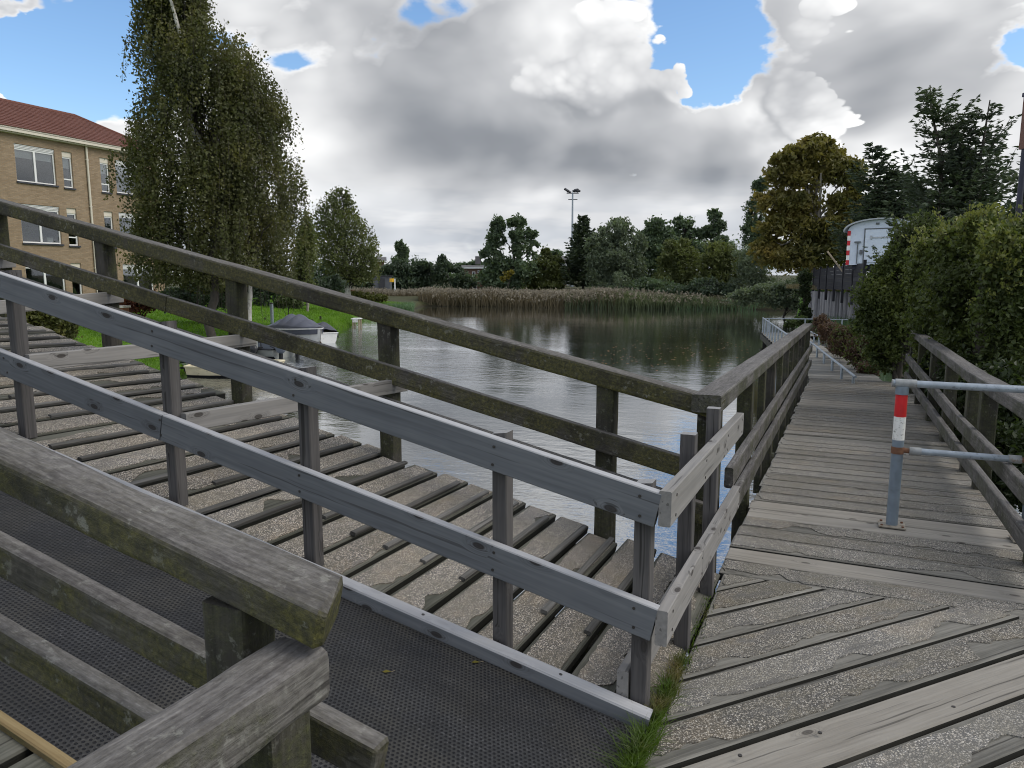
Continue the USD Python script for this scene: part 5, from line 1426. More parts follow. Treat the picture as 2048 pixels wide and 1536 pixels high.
# leaves afloat
pts = []
while len(pts) < 170:
    x, y = rs.uniform(1180, 1500), rs.uniform(652, 745)
    if rs.rand() < math.exp(-((y - 700 - (1400 - x) * 0.06) / 26) ** 2):
        pts.append(px(x, y, WATER_Z + 0.004))
pts = np.array(pts)
a = rs.uniform(0, 2 * np.pi, len(pts)); s = rs.uniform(0.03, 0.06, len(pts))[:, None]
ex, ey = np.column_stack([np.cos(a), np.sin(a), 0 * a]) * s, np.column_stack([-np.sin(a), np.cos(a), 0 * a]) * s * 0.7
v = np.stack([pts - ex, pts + ey, pts + ex, pts - ey], 1).reshape(-1, 3)
i = np.arange(len(pts))[:, None] * 4
part('/World', 'floating_leaves', (v, np.stack([i + [0, 2, 1], i + [0, 3, 2]], 1).reshape(-1, 3)), 'dead_leaf', kind='stuff', label='fallen leaves scattered on the calm water', category='leaves')

for lab, x, y, deck in (('small yellow fallen leaf lying on the black mat', 774, 1344, 'm'), ('pale fallen leaf on the mat near the kerb', 952, 1325, 'm'), ('tiny yellow leaf on a landing plank', 1843, 1249, 'l')):
    n_ = NB if deck == 'm' else NL
    o_ = CORNER + n_ * (0.018 if deck == 'm' else 0.008)
    r_ = dir_of(x, y)
    q = EYE + r_ * (((o_ - EYE) @ n_) / (r_ @ n_))
    t = thing('fallen_leaf', lab, 'leaf', loc=q)
    sz = 0.017
    blade = np.array([[-sz, 0, 0.001], [-sz * 0.3, -sz * 0.55, 0.003], [sz, 0, 0.002], [-sz * 0.3, sz * 0.55, 0.004]])
    part(t, 'blade', (blade, np.array([[0, 1, 2], [0, 2, 3]])), 'yellow_leaf')
    part(t, 'stalk', tube_mesh([[sz, 0, 0.002], [sz * 1.7, 0.003, 0.004]], 0.0008, 4), 'stalk')
# ------------------------------------------------------------------ the brick apartment building
FA = unit(np.array([0.375, 0.927, 0.0])); FN = np.array([FA[1], -FA[0], 0.0]); FQ = np.array([-24.0, 36.0, 0.0])
def FB(s, d, z): return FQ + FA * s - FN * d + ZZ * z              # s along the front, d back from it
def on_front(x, y, d=0.0):
    r = dir_of(x, y)
    t = ((FB(0, d, 0) - EYE) @ FN) / (r @ FN)
    p = EYE + r * t
    return (p - FQ) @ FA, p[2]
MF = np.eye(4); MF[:3, 0], MF[:3, 1], MF[:3, 2] = FA, -FN, ZZ; MF[:3, 3] = FQ     # local: x along, y back, z up
house = thing('apartment_building', 'yellow brick apartment building with red tiled hipped roof at the left edge', 'building')
S0, S1, DEP, GZ, EV = -9.0, 9.0, 8.6, -0.6, 8.30
big = [(0.63, 2.68, 6.12, 7.88), (0.63, 2.68, 3.21, 5.07), (0.63, 2.68, 0.30, 2.24)]
small = [(3.07, 3.62, 6.08, 7.87), (3.07, 3.62, 3.16, 5.06), (3.04, 3.62, -0.1, 2.26)]
mir = lambda r: (8.86 - r[1], 8.86 - r[0], r[2], r[3])
lft = lambda r: (-0.60 - r[1] + 0.3, -0.60 - r[0] + 0.3, r[2], r[3])
openings = []
for r in big + small:
    openings += [r, mir(r), lft(r)]
wall = sbox(S0, GZ, S1, EV)
for r in openings:
    wall = wall.difference(sbox(r[0], r[2], r[1], r[3]))
w = trimesh.creation.extrude_polygon(wall, 0.30)
Mw = MF @ np.array([[1, 0, 0, 0], [0, 0, -1, 0.30], [0, 1, 0, 0], [0, 0, 0, 1.0]])
part(house, 'wall', xf(w, np.array([[1, 0, 0, 0], [0, 0, -1, 0.30], [0, 1, 0, 0], [0, 0, 0, 1.0]])), 'yellow_brick', frame=MF)
part(house, 'wall', cat_mesh([boxm(S0, S0 + 0.3, 0.302, DEP, GZ, EV), boxm(S1 - 0.3, S1, 0.302, DEP, GZ, EV), boxm(S0 + 0.302, S1 - 0.302, DEP - 0.3, DEP, GZ, EV)]), 'yellow_brick', frame=MF)
part(house, 'room', cat_mesh([boxm(S0 + 0.4, S1 - 0.4, 1.6, 1.65, GZ + 0.1, EV - 0.1)] + [boxm(S0 + 0.4, S1 - 0.4, 0.32, 1.59, z, z + 0.2) for z in (GZ + 0.1, 2.45, 5.35, 8.0)]), 'room_dark', frame=MF)
def window(r, two, blind=None, transom=None, door=False):
    s0, s1, z0, z1 = r
    f = 0.065
    hd = 0.20 if two else 0.26                                     # louvre or panel above the glass
    y0, y1 = 0.09, 0.15
    ms = [boxm(s0, s0 + f, y0, y1, z0, z1 - hd), boxm(s1 - f, s1, y0, y1, z0, z1 - hd), boxm(s0 + f, s1 - f, y0, y1, z0, z0 + f), boxm(s0 + f, s1 - f, y0, y1, z1 - hd - f, z1 - hd)]
    if two:
        m = (s0 + s1) / 2
        ms.append(boxm(m - 0.05, m + 0.05, y0 - 0.004, y1, z0 + f, z1 - hd - f))
    if transom:
        zt = z0 + transom
        ms.append(boxm(s0 + f, s1 - f, y0, y1, zt - 0.03, zt + 0.03))
    win = part(house, 'window', cat_mesh(ms), 'white_paint', frame=MF)
    part(win, 'pane', boxm(s0 + f, s1 - f, y0 + 0.03, y0 + 0.036, z0 + f, z1 - hd - f), 'window_glass')
    if two:
        hm = [boxm(s0, s1, y0 + 0.02, y1, z1 - hd, z1)] + [boxm(s0, s1, y0 - 0.03 - 0.012 * q, y0 + 0.02, z1 - hd + 0.012 + q * 0.065, z1 - hd + 0.052 + q * 0.065) for q in range(3)]
        part(win, 'vent', cat_mesh(hm), 'white_paint')
    else:
        part(win, 'head_panel', boxm(s0, s1, y0 - 0.03, y1, z1 - hd, z1), 'cream_stone')
    if not door:
        part(win, 'sill', boxm(s0 - 0.04, s1 + 0.05, -0.07, 0.12, z0 - 0.085, z0 - 0.004), 'sill_dark')
    if blind:
        part(win, 'blind', boxm(s0 + f, s1 - f, y1 + 0.05, y1 + 0.06, z1 - hd - blind, z1 - hd), 'blind')
for q, fn in enumerate((lambda r: r, mir, lft)):
    for k, r in enumerate(big):
        window(fn(r), True, blind=(0.42, None, None)[k])
    for k, r in enumerate(small):
        window(fn(r), False, transom=0.42 if k < 2 else None, blind=0.55 if k == 0 else None, door=k == 2)
part(house, 'potted_plant', leaf_mesh(np.random.RandomState(2).normal(size=(160, 3)) * [0.16, 0.06, 0.18] + [1.15, 0.42, 3.75], 0.10, np.random.RandomState(3)), 'garden_leaf', frame=MF)
part(house, 'flower_pot', boxm(2.05, 2.35, 0.22, 0.34, 3.30, 3.52), 'blind', frame=MF)
part(house, 'gutter', boxm(S0 - 0.2, S1 + 0.2, -0.34, -0.22, EV + 0.06, EV + 0.28), 'cream_stone', frame=MF)
part(house, 'eave_board', boxm(S0 - 0.2, S1 + 0.2, -0.215, 0.0, EV + 0.0, EV + 0.055), 'cream_stone', frame=MF)
part(house, 'downspout', tube_mesh([MF[:3, :3].T @ (FB(4.43, 0, z) - FQ) + [0, -0.08, 0] for z in (EV + 0.05, 4.0, GZ)], 0.055, 10), 'cream_stone', smooth=40, frame=MF)
for z in (2.0, 5.2, 7.6):
    part(house, 'pipe_clip', boxm(4.365, 4.495, -0.12, -0.005, z, z + 0.04), 'cream_stone', frame=MF)
part(house, 'wall_lamp', tube_mesh([[-0.25, -0.02, 1.9], [-0.25, -0.16, 1.95], [-0.25, -0.17, 1.75]], 0.03, 8), 'rusty_steel', frame=MF)
# roof: ridge seen at (0, 200) and (150, 232)
HD = 4.3
rs1, rz1 = on_front(150, 232, HD)
E0 = EV + 0.24
ov = -0.36
corner_f, corner_b = (S1 + 0.4), DEP - ov
A, Bq = np.array([S0 - 0.4, ov, E0]), np.array([corner_f, ov, E0])
Cq, Dq = np.array([corner_f, corner_b, E0]), np.array([S0 - 0.4, corner_b, E0])
R0, R1 = np.array([S0 - 0.4, HD, rz1]), np.array([rs1, HD, rz1])
part(house, 'roof', (np.array([A, Bq, R1, R0, Cq, Dq]) - [0, 0, 0.05], np.array([[0, 1, 2], [0, 2, 3], [1, 4, 2], [4, 5, 3], [4, 3, 2]])), 'far_roof', frame=MF)
def tile_face(p00, p10, top0, top1, rows, w=0.30):
    """Rows of overlapping tiles on a roof face from its eave p00-p10 up to top0-top1."""
    nrm = unit(np.cross(p10 - p00, top0 - p00)); nrm = nrm * np.sign(nrm[2])
    rs = np.random.RandomState(8)
    ms = []
    for r in range(rows):
        a, b = p00 + (top0 - p00) * r / rows, p10 + (top1 - p10) * r / rows
        a2, b2 = p00 + (top0 - p00) * (r + 1.12) / rows, p10 + (top1 - p10) * (r + 1.12) / rows
        n = max(1, int(np.linalg.norm(b - a) / w))
        for k in range(n):
            t0, t1 = k / n, (k + 0.93) / n
            lo = nrm * (0.055 + rs.uniform(-0.006, 0.006)); hi = nrm * 0.02
            q = np.array([a + (b - a) * t0 + lo, a + (b - a) * t1 + lo, a2 + (b2 - a2) * t1 + hi, a2 + (b2 - a2) * t0 + hi])
            q2 = q - nrm * 0.03
            ms.append((np.vstack([q, q2]), np.array([[0, 1, 2], [0, 2, 3], [0, 4, 5], [0, 5, 1], [1, 5, 6], [1, 6, 2], [3, 7, 4], [3, 4, 0]])))
    return ms
part(house, 'roof_tiles', cat_mesh(tile_face(A, Bq, R0, R1, 17) + tile_face(Bq, Cq, R1, R1 + [0.001, 0, 0], 17)), 'roof_tile', frame=MF, kind='stuff', label='rows of red-brown roof tiles')
part(house, 'ridge_tiles', cat_mesh([tube_mesh([R0, R1], 0.11, 8), tube_mesh([R1, Bq + [0, 0, 0.05]], 0.10, 8)]), 'roof_tile', frame=MF, smooth=40)
part('/World', 'garden_path', poly_mesh(Polygon([tuple(px(x, y, -0.33)[:2]) for x, y in ((330, 627), (420, 628), (640, 610), (640, 606), (420, 621), (330, 620))]), -0.36, -0.30), 'paving', kind='structure', label='strip of pale paving behind the lawn')
bench = thing('garden_wall', 'low brick-orange pot wall beside the red shrub', 'wall', loc=gz(pxd(238, 600, 30.0)))
part(bench, 'brick_pier', boxm(-0.22, 0.22, -0.22, 0.22, 0, 0.75), 'terracotta')
part(bench, 'cap', boxm(-0.27, 0.27, -0.27, 0.27, 0.752, 0.82), 'cream_stone')

# ------------------------------------------------------------------ boats and what stands round them
def loft(sections):
    """A skin through rings of equal length."""
    n = len(sections[0]); v = np.vstack(sections); f = []
    for i in range(len(sections) - 1):
        for j in range(n - 1):
            a, b = i * n + j, i * n + j + 1
            f += [(a, b, b + n), (a, b + n, a + n)]
    return v, np.array(f)

def hull(L, W, H, stern=0.75, flare=0.78, sheer=0.12, n=14, m=9, draft=0.12):
    """A small boat's hull along +x (bow), its floor at z = -draft, sheer line at H."""
    secs = []
    for i in range(n):
        t = i / (n - 1)
        w = W / 2 * (stern + (1 - stern) * math.sin(min(1, t / 0.45) * math.pi / 2)) if t < 0.45 else W / 2 * math.cos((t - 0.45) / 0.55 * math.pi / 2) ** 0.62
        w = max(w, 0.012)
        top = H + sheer * (t ** 2)
        bot = -draft + (0.55 * H) * max(0, (t - 0.72) / 0.28) ** 2
        ang = np.linspace(-1, 1, m)
        y = w * np.sign(ang) * np.abs(ang) ** 0.5
        z = bot + (top - bot) * np.abs(ang) ** 3.0
        y = np.where(np.abs(ang) > 0.999, np.sign(ang) * w * 1.0, y * (flare + (1 - flare) * np.abs(ang)))
        secs.append(np.column_stack([np.full(m, t * L), y, z]))
    return secs

def boat(name, label, loc, rotz, L, W, H, mat, low=None, rim=None, group=None, benches=True, inside=None, motor=False):
    t = thing(name, label, 'boat', loc=loc, rotz=rotz, group=group)
    s = hull(L, W, H)
    v, f = loft(s)
    vi = v * [1, 0.90, 1] + [0, 0, 0.035]
    vi[:, 2] = np.minimum(vi[:, 2], np.repeat([q[0, 2] for q in s], 9) - 0.0)
    n = len(v)
    stern = [(0, j + 1, j) for j in range(1, 8)]
    part(t, 'hull', cat_mesh([(v, f), (v[:9], np.array(stern))]), mat, smooth=30)
    part(t, 'inner_hull', (vi, f[:, ::-1]), inside or mat, smooth=30)
    rail_l = [q[0] + [0, 0, 0.0] for q in s]; rail_r = [q[-1] for q in s]
    part(t, 'gunwale', cat_mesh([tube_mesh(rail_l, 0.028, 8), tube_mesh(rail_r, 0.028, 8), tube_mesh([s[0][0], s[0][-1]], 0.028, 8)]), rim or mat, smooth=40)
    if low:
        vl = v.copy(); vl[:, 1] *= 1.012; keep = vl[:, 2] < H * 0.33
        fl = f[keep[f].all(1)]
        part(t, 'waterline', (vl - [0, 0, 0.002], fl), low, smooth=30)
    if benches:
        for x in (0.24, 0.55):
            part(t, 'bench', boxm(x * L - 0.11, x * L + 0.11, -W * 0.41, W * 0.41, H * 0.62, H * 0.62 + 0.03), rim or mat)
    return t, s

def tarp(t, s, mat, rise, poles=None, lap=0.20, seed=0, peak=0.5, ridges=7):
    """A cover stretched over the gunwales with folds falling from its ridge."""
    rs = np.random.RandomState(seed)
    L = s[-1][0, 0]
    nx, ny = 60, 25
    xs = np.linspace(0.0, L * 0.985, nx)
    left = np.array([q[0] for q in s])
    w = np.interp(xs, left[:, 0], -left[:, 1]); zt = np.interp(xs, left[:, 0], left[:, 2])
    V = []
    for i, x in enumerate(xs):
        u = np.linspace(-1, 1, ny)
        hump = rise * math.exp(-((x / L - peak) / 0.33) ** 2)
        fold = 0.11 * hump / max(rise, 0.1) * np.sin(x * 10 + 1.5 * np.sin(u * 2)) * (1.1 - np.abs(u)) + 0.02 * (meshkit.fbm(np.column_stack([np.full(ny, x * 2.2), u * 2, 0 * u]), 2, seed) - 0.5)
        z = zt[i] + 0.04 + hump * (1 - np.abs(u) ** 2.3) + fold * (1 - u * u)
        y = u * (w[i] + 0.035)
        z = np.where(np.abs(u) > 0.93, zt[i] - lap * (np.abs(u) - 0.93) / 0.07, z)
        V.append(np.column_stack([np.full(ny, x), y, z]))
    v, f = loft(V)
    ends = []
    part(t, 'cover', (np.vstack([v, v - [0, 0, 0.012]]), np.vstack([f, f[:, ::-1] + len(v)])), mat, smooth=50)

# two covered boats moored off the lawn
_r = math.radians(-46); _d = np.array([math.cos(_r), math.sin(_r), 0])
t, s = boat('covered_boat', 'white boat under a domed grey tarpaulin with vertical folds', px(642, 688, -1.0) - _d * 3.7, _r, 3.7, 1.5, 0.48, 'boat_white', rim='boat_white', benches=False)
tarp(t, s, 'tarpaulin', 0.46, seed=3, peak=0.46)
part(t, 'patch', boxm(2.75, 3.0, -0.34, -0.10, 0.60, 0.615), 'boat_white', label='white patch on the cover')
t, s = boat('covered_boat', 'cream boat with a slack dark tarpaulin behind the domed one', px(656, 687, -1.0) + np.array([0, 0.1, 0]), math.radians(118), 2.8, 1.0, 0.40, 'boat_white', low='boat_rust', rim='boat_white', benches=False)
tarp(t, s, 'tarpaulin_dark', 0.24, seed=5, peak=0.3)
# boat with outboard motors
def outboard(parent, x, y, z, tilt=0.0, mat='motor_grey', s=1.0):
    cowl = trimesh.creation.icosphere(2, 1.0)
    cowl.apply_scale([0.21 * s, 0.14 * s, 0.19 * s]); cowl.apply_translation([x, y, z + 0.42 * s])
    part(parent, 'motor_cowl', cowl, mat, smooth=True)
    part(parent, 'motor_leg', cat_mesh([boxm(x - 0.06 * s, x + 0.06 * s, y - 0.035 * s, y + 0.035 * s, z - 0.55 * s, z + 0.30 * s), boxm(x - 0.16 * s, x + 0.10 * s, y - 0.05, y + 0.05, z - 0.36 * s, z - 0.33 * s)]), 'boat_dark')
    part(parent, 'tiller', tube_mesh([[x + 0.12 * s, y, z + 0.36 * s], [x + 0.5 * s, y, z + 0.46 * s]], 0.02, 8), 'boat_dark')
p = px(604, 712, -1.0)
t, s = boat('motor_boat', 'small dark boat with grey outboard motors behind the middle rail', p + np.array([-0.45, -0.4, 0]), math.radians(150), 3.2, 1.45, 0.30, 'motor_cover', low='boat_dark', rim='boat_dark', inside='motor_grey')
outboard(t, -0.20, 0.34, -0.06, s=0.95); outboard(t, -0.22, -0.34, -0.08, s=1.0); outboard(t, 0.55, 0.80, -0.08, s=0.9, mat='boat_dark')
part(t, 'rail_hoop', tube_mesh([[1.2, -0.1, 0.2], [1.2, -0.1, 0.62], [1.2, 0.28, 0.62], [1.2, 0.28, 0.2]], 0.02, 8), 'boat_dark')
part(t, 'console', boxm(1.55, 1.85, -0.28, 0.40, 0.1, 0.58), 'motor_cover')
# the cream rowing boat with the heron on its stern
p = px(376, 752, -1.0)
t, s = boat('rowing_boat', 'open cream rowing boat with a black waterline and a heron on it', p + np.array([0.05, 0.25, 0]), math.radians(-4), 2.5, 1.25, 0.28, 'boat_cream', low='boat_dark', rim='boat_cream')
part(t, 'stern_motor', cat_mesh([boxm(-0.22, 0.02, -0.10, 0.10, 0.10, 0.24), boxm(-0.42, -0.18, -0.04, 0.04, 0.16, 0.21)]), 'boat_dark')
p = px(302, 738, -0.95)
t, s = boat('moored_dinghy', 'dinghy showing only its domed grey motor hood beyond the planks', px(292, 742, -1.0) + np.array([0.1, 0.2, 0]), math.radians(10), 2.4, 1.2, 0.26, 'boat_white', low='boat_dark', rim='boat_dark')
hood = trimesh.creation.icosphere(3, 1.0); hood.apply_scale([0.30, 0.26, 0.34])
hood.vertices[:, 2] = np.where(hood.vertices[:, 2] < -0.12, -0.12, hood.vertices[:, 2])
hood.apply_translation([0.12, 0.1, 0.52])
part(t, 'motor_hood', hood, 'motor_cover', smooth=True)

# the heron: body, long neck drawn up, thin legs
def hull_chain(spheres):
    ms = [trimesh.creation.icosphere(2, r, ) for _, r in spheres]
    out = None
    for (p0, r0), (p1, r1) in zip(spheres[:-1], spheres[1:]):
        a = trimesh.creation.icosphere(2, r0); a.apply_translation(p0)
        b = trimesh.creation.icosphere(2, r1); b.apply_translation(p1)
        m = manifold3d.Manifold.hull_points(np.vstack([a.vertices, b.vertices]))
        out = m if out is None else out + m
    return out
hp = px(376, 752, -1.0) + np.array([0.02, 0.14, 0.30])
bird = thing('heron', 'grey heron standing on the stern of the rowing boat, neck up', 'bird', loc=hp, rotz=math.radians(200))
K = 0.66
body = hull_chain([((-0.24 * K, 0, 0.27 * K), 0.028 * K), ((-0.10 * K, 0, 0.33 * K), 0.082 * K), ((0.05 * K, 0, 0.37 * K), 0.085 * K), ((0.13 * K, 0, 0.41 * K), 0.055 * K), ((0.15 * K, 0, 0.50 * K), 0.030 * K), ((0.11 * K, 0, 0.58 * K), 0.024 * K), ((0.13 * K, 0, 0.68 * K), 0.022 * K), ((0.17 * K, 0, 0.71 * K), 0.031 * K), ((0.22 * K, 0, 0.70 * K), 0.016 * K)])
bm = body.to_mesh()
V, Fc = bm.vert_properties[:, :3], bm.tri_verts
mid = V[Fc].mean(1)
neck = (mid[:, 2] > 0.46 * K)
bt = part(bird, 'body', (V, Fc[~neck]), 'heron_grey', smooth=60)
part(bird, 'neck', (V, Fc[neck]), 'heron_pale', smooth=60)
part(bird, 'beak', hull_chain([((0.22 * K, 0, 0.70 * K), 0.014 * K), ((0.36 * K, 0, 0.67 * K), 0.003 * K)]), 'heron_beak', smooth=60)
part(bird, 'crest', hull_chain([((0.18 * K, 0, 0.735 * K), 0.012 * K), ((0.06 * K, 0, 0.70 * K), 0.004 * K)]), 'heron_black', smooth=60)
for sd in (-1, 1):
    part(bird, 'eye', trimesh.creation.icosphere(1, 0.005).apply_translation([0.195 * K, sd * 0.024 * K, 0.715 * K]), 'basket_yellow')
    part(bird, 'wing', hull_chain([((0.06 * K, sd * 0.06 * K, 0.39 * K), 0.045 * K), ((-0.10 * K, sd * 0.07 * K, 0.32 * K), 0.042 * K), ((-0.26 * K, sd * 0.03 * K, 0.24 * K), 0.012 * K)]), 'heron_grey', smooth=60)
    part(bird, 'leg', tube_mesh([[0.0, sd * 0.025, 0.30 * K], [0.015, sd * 0.025, 0.15 * K], [-0.005, sd * 0.025, 0.01]], [0.011, 0.008, 0.008], 6), 'heron_beak')
    part(bird, 'foot', cat_mesh([tube_mesh([[0, sd * 0.025, 0.008], [0.05, sd * 0.025 + q, 0.006]], 0.005, 5) for q in (-0.03, 0, 0.03)]), 'heron_beak')

# mooring stakes and the white landing stage
STK = (('black mooring stake left of the domed tarpaulin', 531, 650, 655, 'dark_pile'), ('black mooring stake behind the cream boat', 626, 655, 640, 'dark_pile'), ('thin black mooring stake near the reeds of the lawn', 642, 646, 636, 'dark_pile'),
       ('pale mooring stake beside the domed tarpaulin', 557, 664, 655, 'pale_wood'))
for lab, x, y0, y1, m in STK:
    q = px(x, y0 + 14, -1.0)
    t = thing('mooring_stake', lab, 'stake', loc=q)
    part(t, 'pole', sweep(0.9, profile(0.09, 0.09, 0.02), 3, 0.004, x), m, frame=np.array([[0, 0, 1, 0], [0, 1, 0, 0], [1, 0, 0, -0.25], [0, 0, 0, 1.0]]))
    part(t, 'top', sweep(0.03, profile(0.075, 0.075, 0.02), 1), m, frame=np.array([[0, 0, 1, 0], [0, 1, 0, 0], [1, 0, 0, 0.651], [0, 0, 0, 1.0]]))
q = px(712, 652, -1.0)
t = thing('landing_stage', 'small white board on thin stakes in the water off the lawn', 'landing stage', loc=q)
for dx, dy in ((-0.16, 0), (0.16, 0), (-0.16, 0.5), (0.16, 0.5)):
    part(t, 'stake', boxm(dx - 0.035, dx + 0.035, dy - 0.035, dy + 0.035, -0.4, 0.36), 'pale_wood')
part(t, 'board', boxm(-0.24, 0.24, -0.10, 0.62, 0.362, 0.395), 'white_paint')
part(t, 'fender', boxm(-0.15, 0.12, -0.13, -0.102, 0.20, 0.40), 'boat_white')
q = gz(pxd(543, 612, 34.0))
t = thing('grey_post', 'slim blue-grey post at the edge of the lawn', 'post', loc=q)
part(t, 'shaft', tube_mesh([[0, 0, -0.1], [0, 0, 0.95]], 0.075, 12), 'galvanised', smooth=40)
part(t, 'cap', trimesh.creation.cylinder(0.082, 0.05).apply_translation([0, 0, 0.975]), 'lamp_dark', smooth=40)

# ------------------------------------------------------------------ beyond the far bank
def far_house(name, label, x0, x1, ytop, D, zg, wins, roof=0.9, rot=0.0, doors=()):
    a, b = pxd(x0, ytop, D), pxd(x1, ytop, D)
    W = np.linalg.norm((b - a)[:2]); H = a[2] - zg
    t = thing(name, label, 'house', loc=(a[0], a[1], zg), rotz=math.atan2(b[1] - a[1], b[0] - a[0]) + rot)
    part(t, 'wall', boxm(0, W, 0, 7, -0.5, H), 'far_brick')
    part(t, 'eave', boxm(-0.35, W + 0.35, -0.45, 7.4, H + 0.002, H + 0.22), 'white_paint')
    part(t, 'roof', trimesh.Trimesh(*(np.array([[-0.4, -0.5, H + 0.225], [W + 0.4, -0.5, H + 0.225], [W + 0.4, 7.5, H + 0.225], [-0.4, 7.5, H + 0.225], [-0.4, 3.5, H + 0.225 + roof], [W + 0.4, 3.5, H + 0.225 + roof]]), np.array([[0, 1, 5], [0, 5, 4], [1, 2, 5], [2, 3, 4], [2, 4, 5], [3, 0, 4], [0, 3, 2], [0, 2, 1]]))), 'far_roof')
    for (u0, u1, z0, z1) in wins:
        f = part(t, 'window', cat_mesh([boxm(u0 * W, u1 * W, -0.06, -0.004, z0 * H, z1 * H)]), 'white_paint')
        m = 0.08
        part(f, 'pane', boxm(u0 * W + m, u1 * W - m, -0.075, -0.062, z0 * H + m, z1 * H - m), 'room_dark')
    return t
h1 = far_house('brick_house', 'red-brown brick house with a flat-looking roof beyond the reeds', 928, 968, 537, 100, -0.4, [(0.40, 0.56, 0.60, 0.86), (0.68, 0.78, 0.80, 0.92), (0.88, 0.99, 0.50, 0.88), (0.40, 0.65, 0.08, 0.30)], 0.25)
_H = pxd(928, 537, 100)[2] + 0.4
part(h1, 'chimney', boxm(1.5, 2.3, 3.1, 3.9, _H + 0.6, _H + 1.7), 'far_roof')
far_house('brick_house', 'brown gable-ended house half hidden left of the floodlight mast', 1116, 1146, 532, 105, -0.4, [(0.35, 0.62, 0.55, 0.72)], 1.2)
far_house('brick_house', 'pale brick house just showing right of the smaller birch', 742, 768, 524, 115, -0.4, [(0.3, 0.7, 0.55, 0.85), (0.3, 0.7, 0.1, 0.4)], 0.6)
q = pxd(766, 585, 84.0); q[2] = -0.5
t = thing('grey_shed', 'low grey shed beside the goal post', 'shed', loc=q)
part(t, 'wall', boxm(-0.9, 0.9, -0.7, 0.7, 0, 2.0), 'shed_grey')
part(t, 'roof', boxm(-1.0, 1.0, -0.8, 0.8, 2.002, 2.10), 'lamp_dark')
part(t, 'door', boxm(-0.35, 0.35, -0.75, -0.704, 0.02, 1.8), 'lamp_dark')
q = pxd(790, 590, 78.0); q[2] = -0.6
top = pxd(790, 557, 78.0)[2]
t = thing('korfball_post', 'white post with a yellow basket standing behind the reeds', 'goal post', loc=q)
part(t, 'pole', tube_mesh([[0, 0, 0], [0, 0, top - q[2] - 0.02]], 0.075, 12), 'white_paint', smooth=40)
ring = revolve([(0.205, 0), (0.225, 0), (0.225, 0.36), (0.205, 0.36), (0.205, 0)], 24); ring.apply_translation([-0.30, 0, top - q[2] - 0.36])
part(t, 'basket', ring, 'basket_yellow', smooth=40)
part(t, 'bracket', boxm(-0.09, 0.02, -0.04, 0.04, top - q[2] - 0.20, top - q[2] - 0.12), 'basket_yellow')
# the floodlight mast
DM = 95.0
q = gz(pxd(1143, 590, DM)); topz = pxd(1142, 385, DM)[2] - q[2]
t = thing('floodlight_mast', 'tall slender floodlight mast behind the reeds', 'floodlight mast', loc=q)
part(t, 'pole', tube_mesh([[0, 0, -0.2], [0, 0, topz * 0.33]], [0.27, 0.22], 14), 'galvanised', smooth=40)
part(t, 'pole', tube_mesh([[0, 0, topz * 0.33], [0, 0, topz]], [0.15, 0.09], 14), 'galvanised', smooth=40)
part(t, 'cross_bar', tube_mesh([[-0.75, 0, topz - 0.1], [0.75, 0, topz - 0.1]], 0.05, 8), 'lamp_dark')
part(t, 'cross_bar', tube_mesh([[-0.55, 0, topz - 0.85], [0.6, 0, topz - 0.85]], 0.05, 8), 'lamp_dark')
for x, z, a, b in ((-0.80, 0.32, 0.55, -0.5), (-0.45, 0.10, 0.6, -0.3), (0.25, 0.20, -0.15, 0.3), (0.68, 0.16, -0.2, 0.5), (0.46, 0.32, -0.2, 0.4)):
    lam = boxm(-0.27, 0.27, -0.12, 0.12, -0.10, 0.10)
    lam.apply_transform(trimesh.transformations.euler_matrix(0.5, a, b)); lam.apply_translation([x, 0, topz + z])
    part(t, 'floodlight', lam, 'lamp_dark')
    part(t, 'bracket', tube_mesh([[x * 0.8, 0, topz - 0.08], [x, 0, topz + z]], 0.035, 6), 'lamp_dark')
sp = trimesh.creation.icosphere(2, 0.36); sp.apply_translation([-0.45, -0.2, pxd(1137, 566, DM)[2] - q[2]])
part(t, 'loudspeaker', sp, 'white_paint', smooth=True)

# ------------------------------------------------------------------ the wagon, the fence and the sheet piling on the right
DWG = 31.5
w0 = pxd(1692, 530, DWG); w1 = pxd(1800, 530, DWG + 1.2)
dx = np.array([math.cos(math.radians(37)), -math.sin(math.radians(37)), 0.0]); WW = 2.25
t = thing('site_wagon', 'white round-roofed site wagon with red and white warning stripes above the bank', 'wagon', loc=w0 * [1, 1, 0], rotz=math.atan2(dx[1], dx[0]))
zf, ze, zt = w0[2], pxd(1692, 462, DWG)[2], pxd(1745, 438, DWG)[2]
LW = 5.0
u = np.linspace(0, math.pi, 25)
arch = [(WW / 2 - WW / 2 * math.cos(q), ze + (zt - ze - 0.04) * math.sin(q) ** 0.9) for q in u]
face = Polygon([(0, zf), (WW, zf)] + arch[::-1])
bodym = trimesh.creation.extrude_polygon(face, LW)
part(t, 'body', xf(bodym, np.array([[1, 0, 0, 0], [0, 0, 1, 0], [0, 1, 0, 0], [0, 0, 0, 1.0]])), 'trailer_white')
rf = [(WW / 2 - (WW / 2 + 0.14) * math.cos(q), ze - 0.03 + (zt - ze + 0.03) * math.sin(q) ** 0.9) for q in u]
outer = Polygon(rf + [(x_ + (0.03 if x_ < WW / 2 else -0.03), z_ - 0.045) for x_, z_ in rf[::-1]]).buffer(0)
outer = outer if outer.geom_type == 'Polygon' else max(outer.geoms, key=lambda g_: g_.area)
roofm = trimesh.creation.extrude_polygon(outer, LW + 0.3)
part(t, 'roof', xf(roofm, np.array([[1, 0, 0, 0], [0, 0, 1, -0.15], [0, 1, 0, 0.012], [0, 0, 0, 1.0]])), 'trailer_roof', smooth=30)
dr_ = part(t, 'door', boxm(0.62, 1.70, -0.025, -0.003, zf + 0.10, ze + 0.03), 'trailer_white')
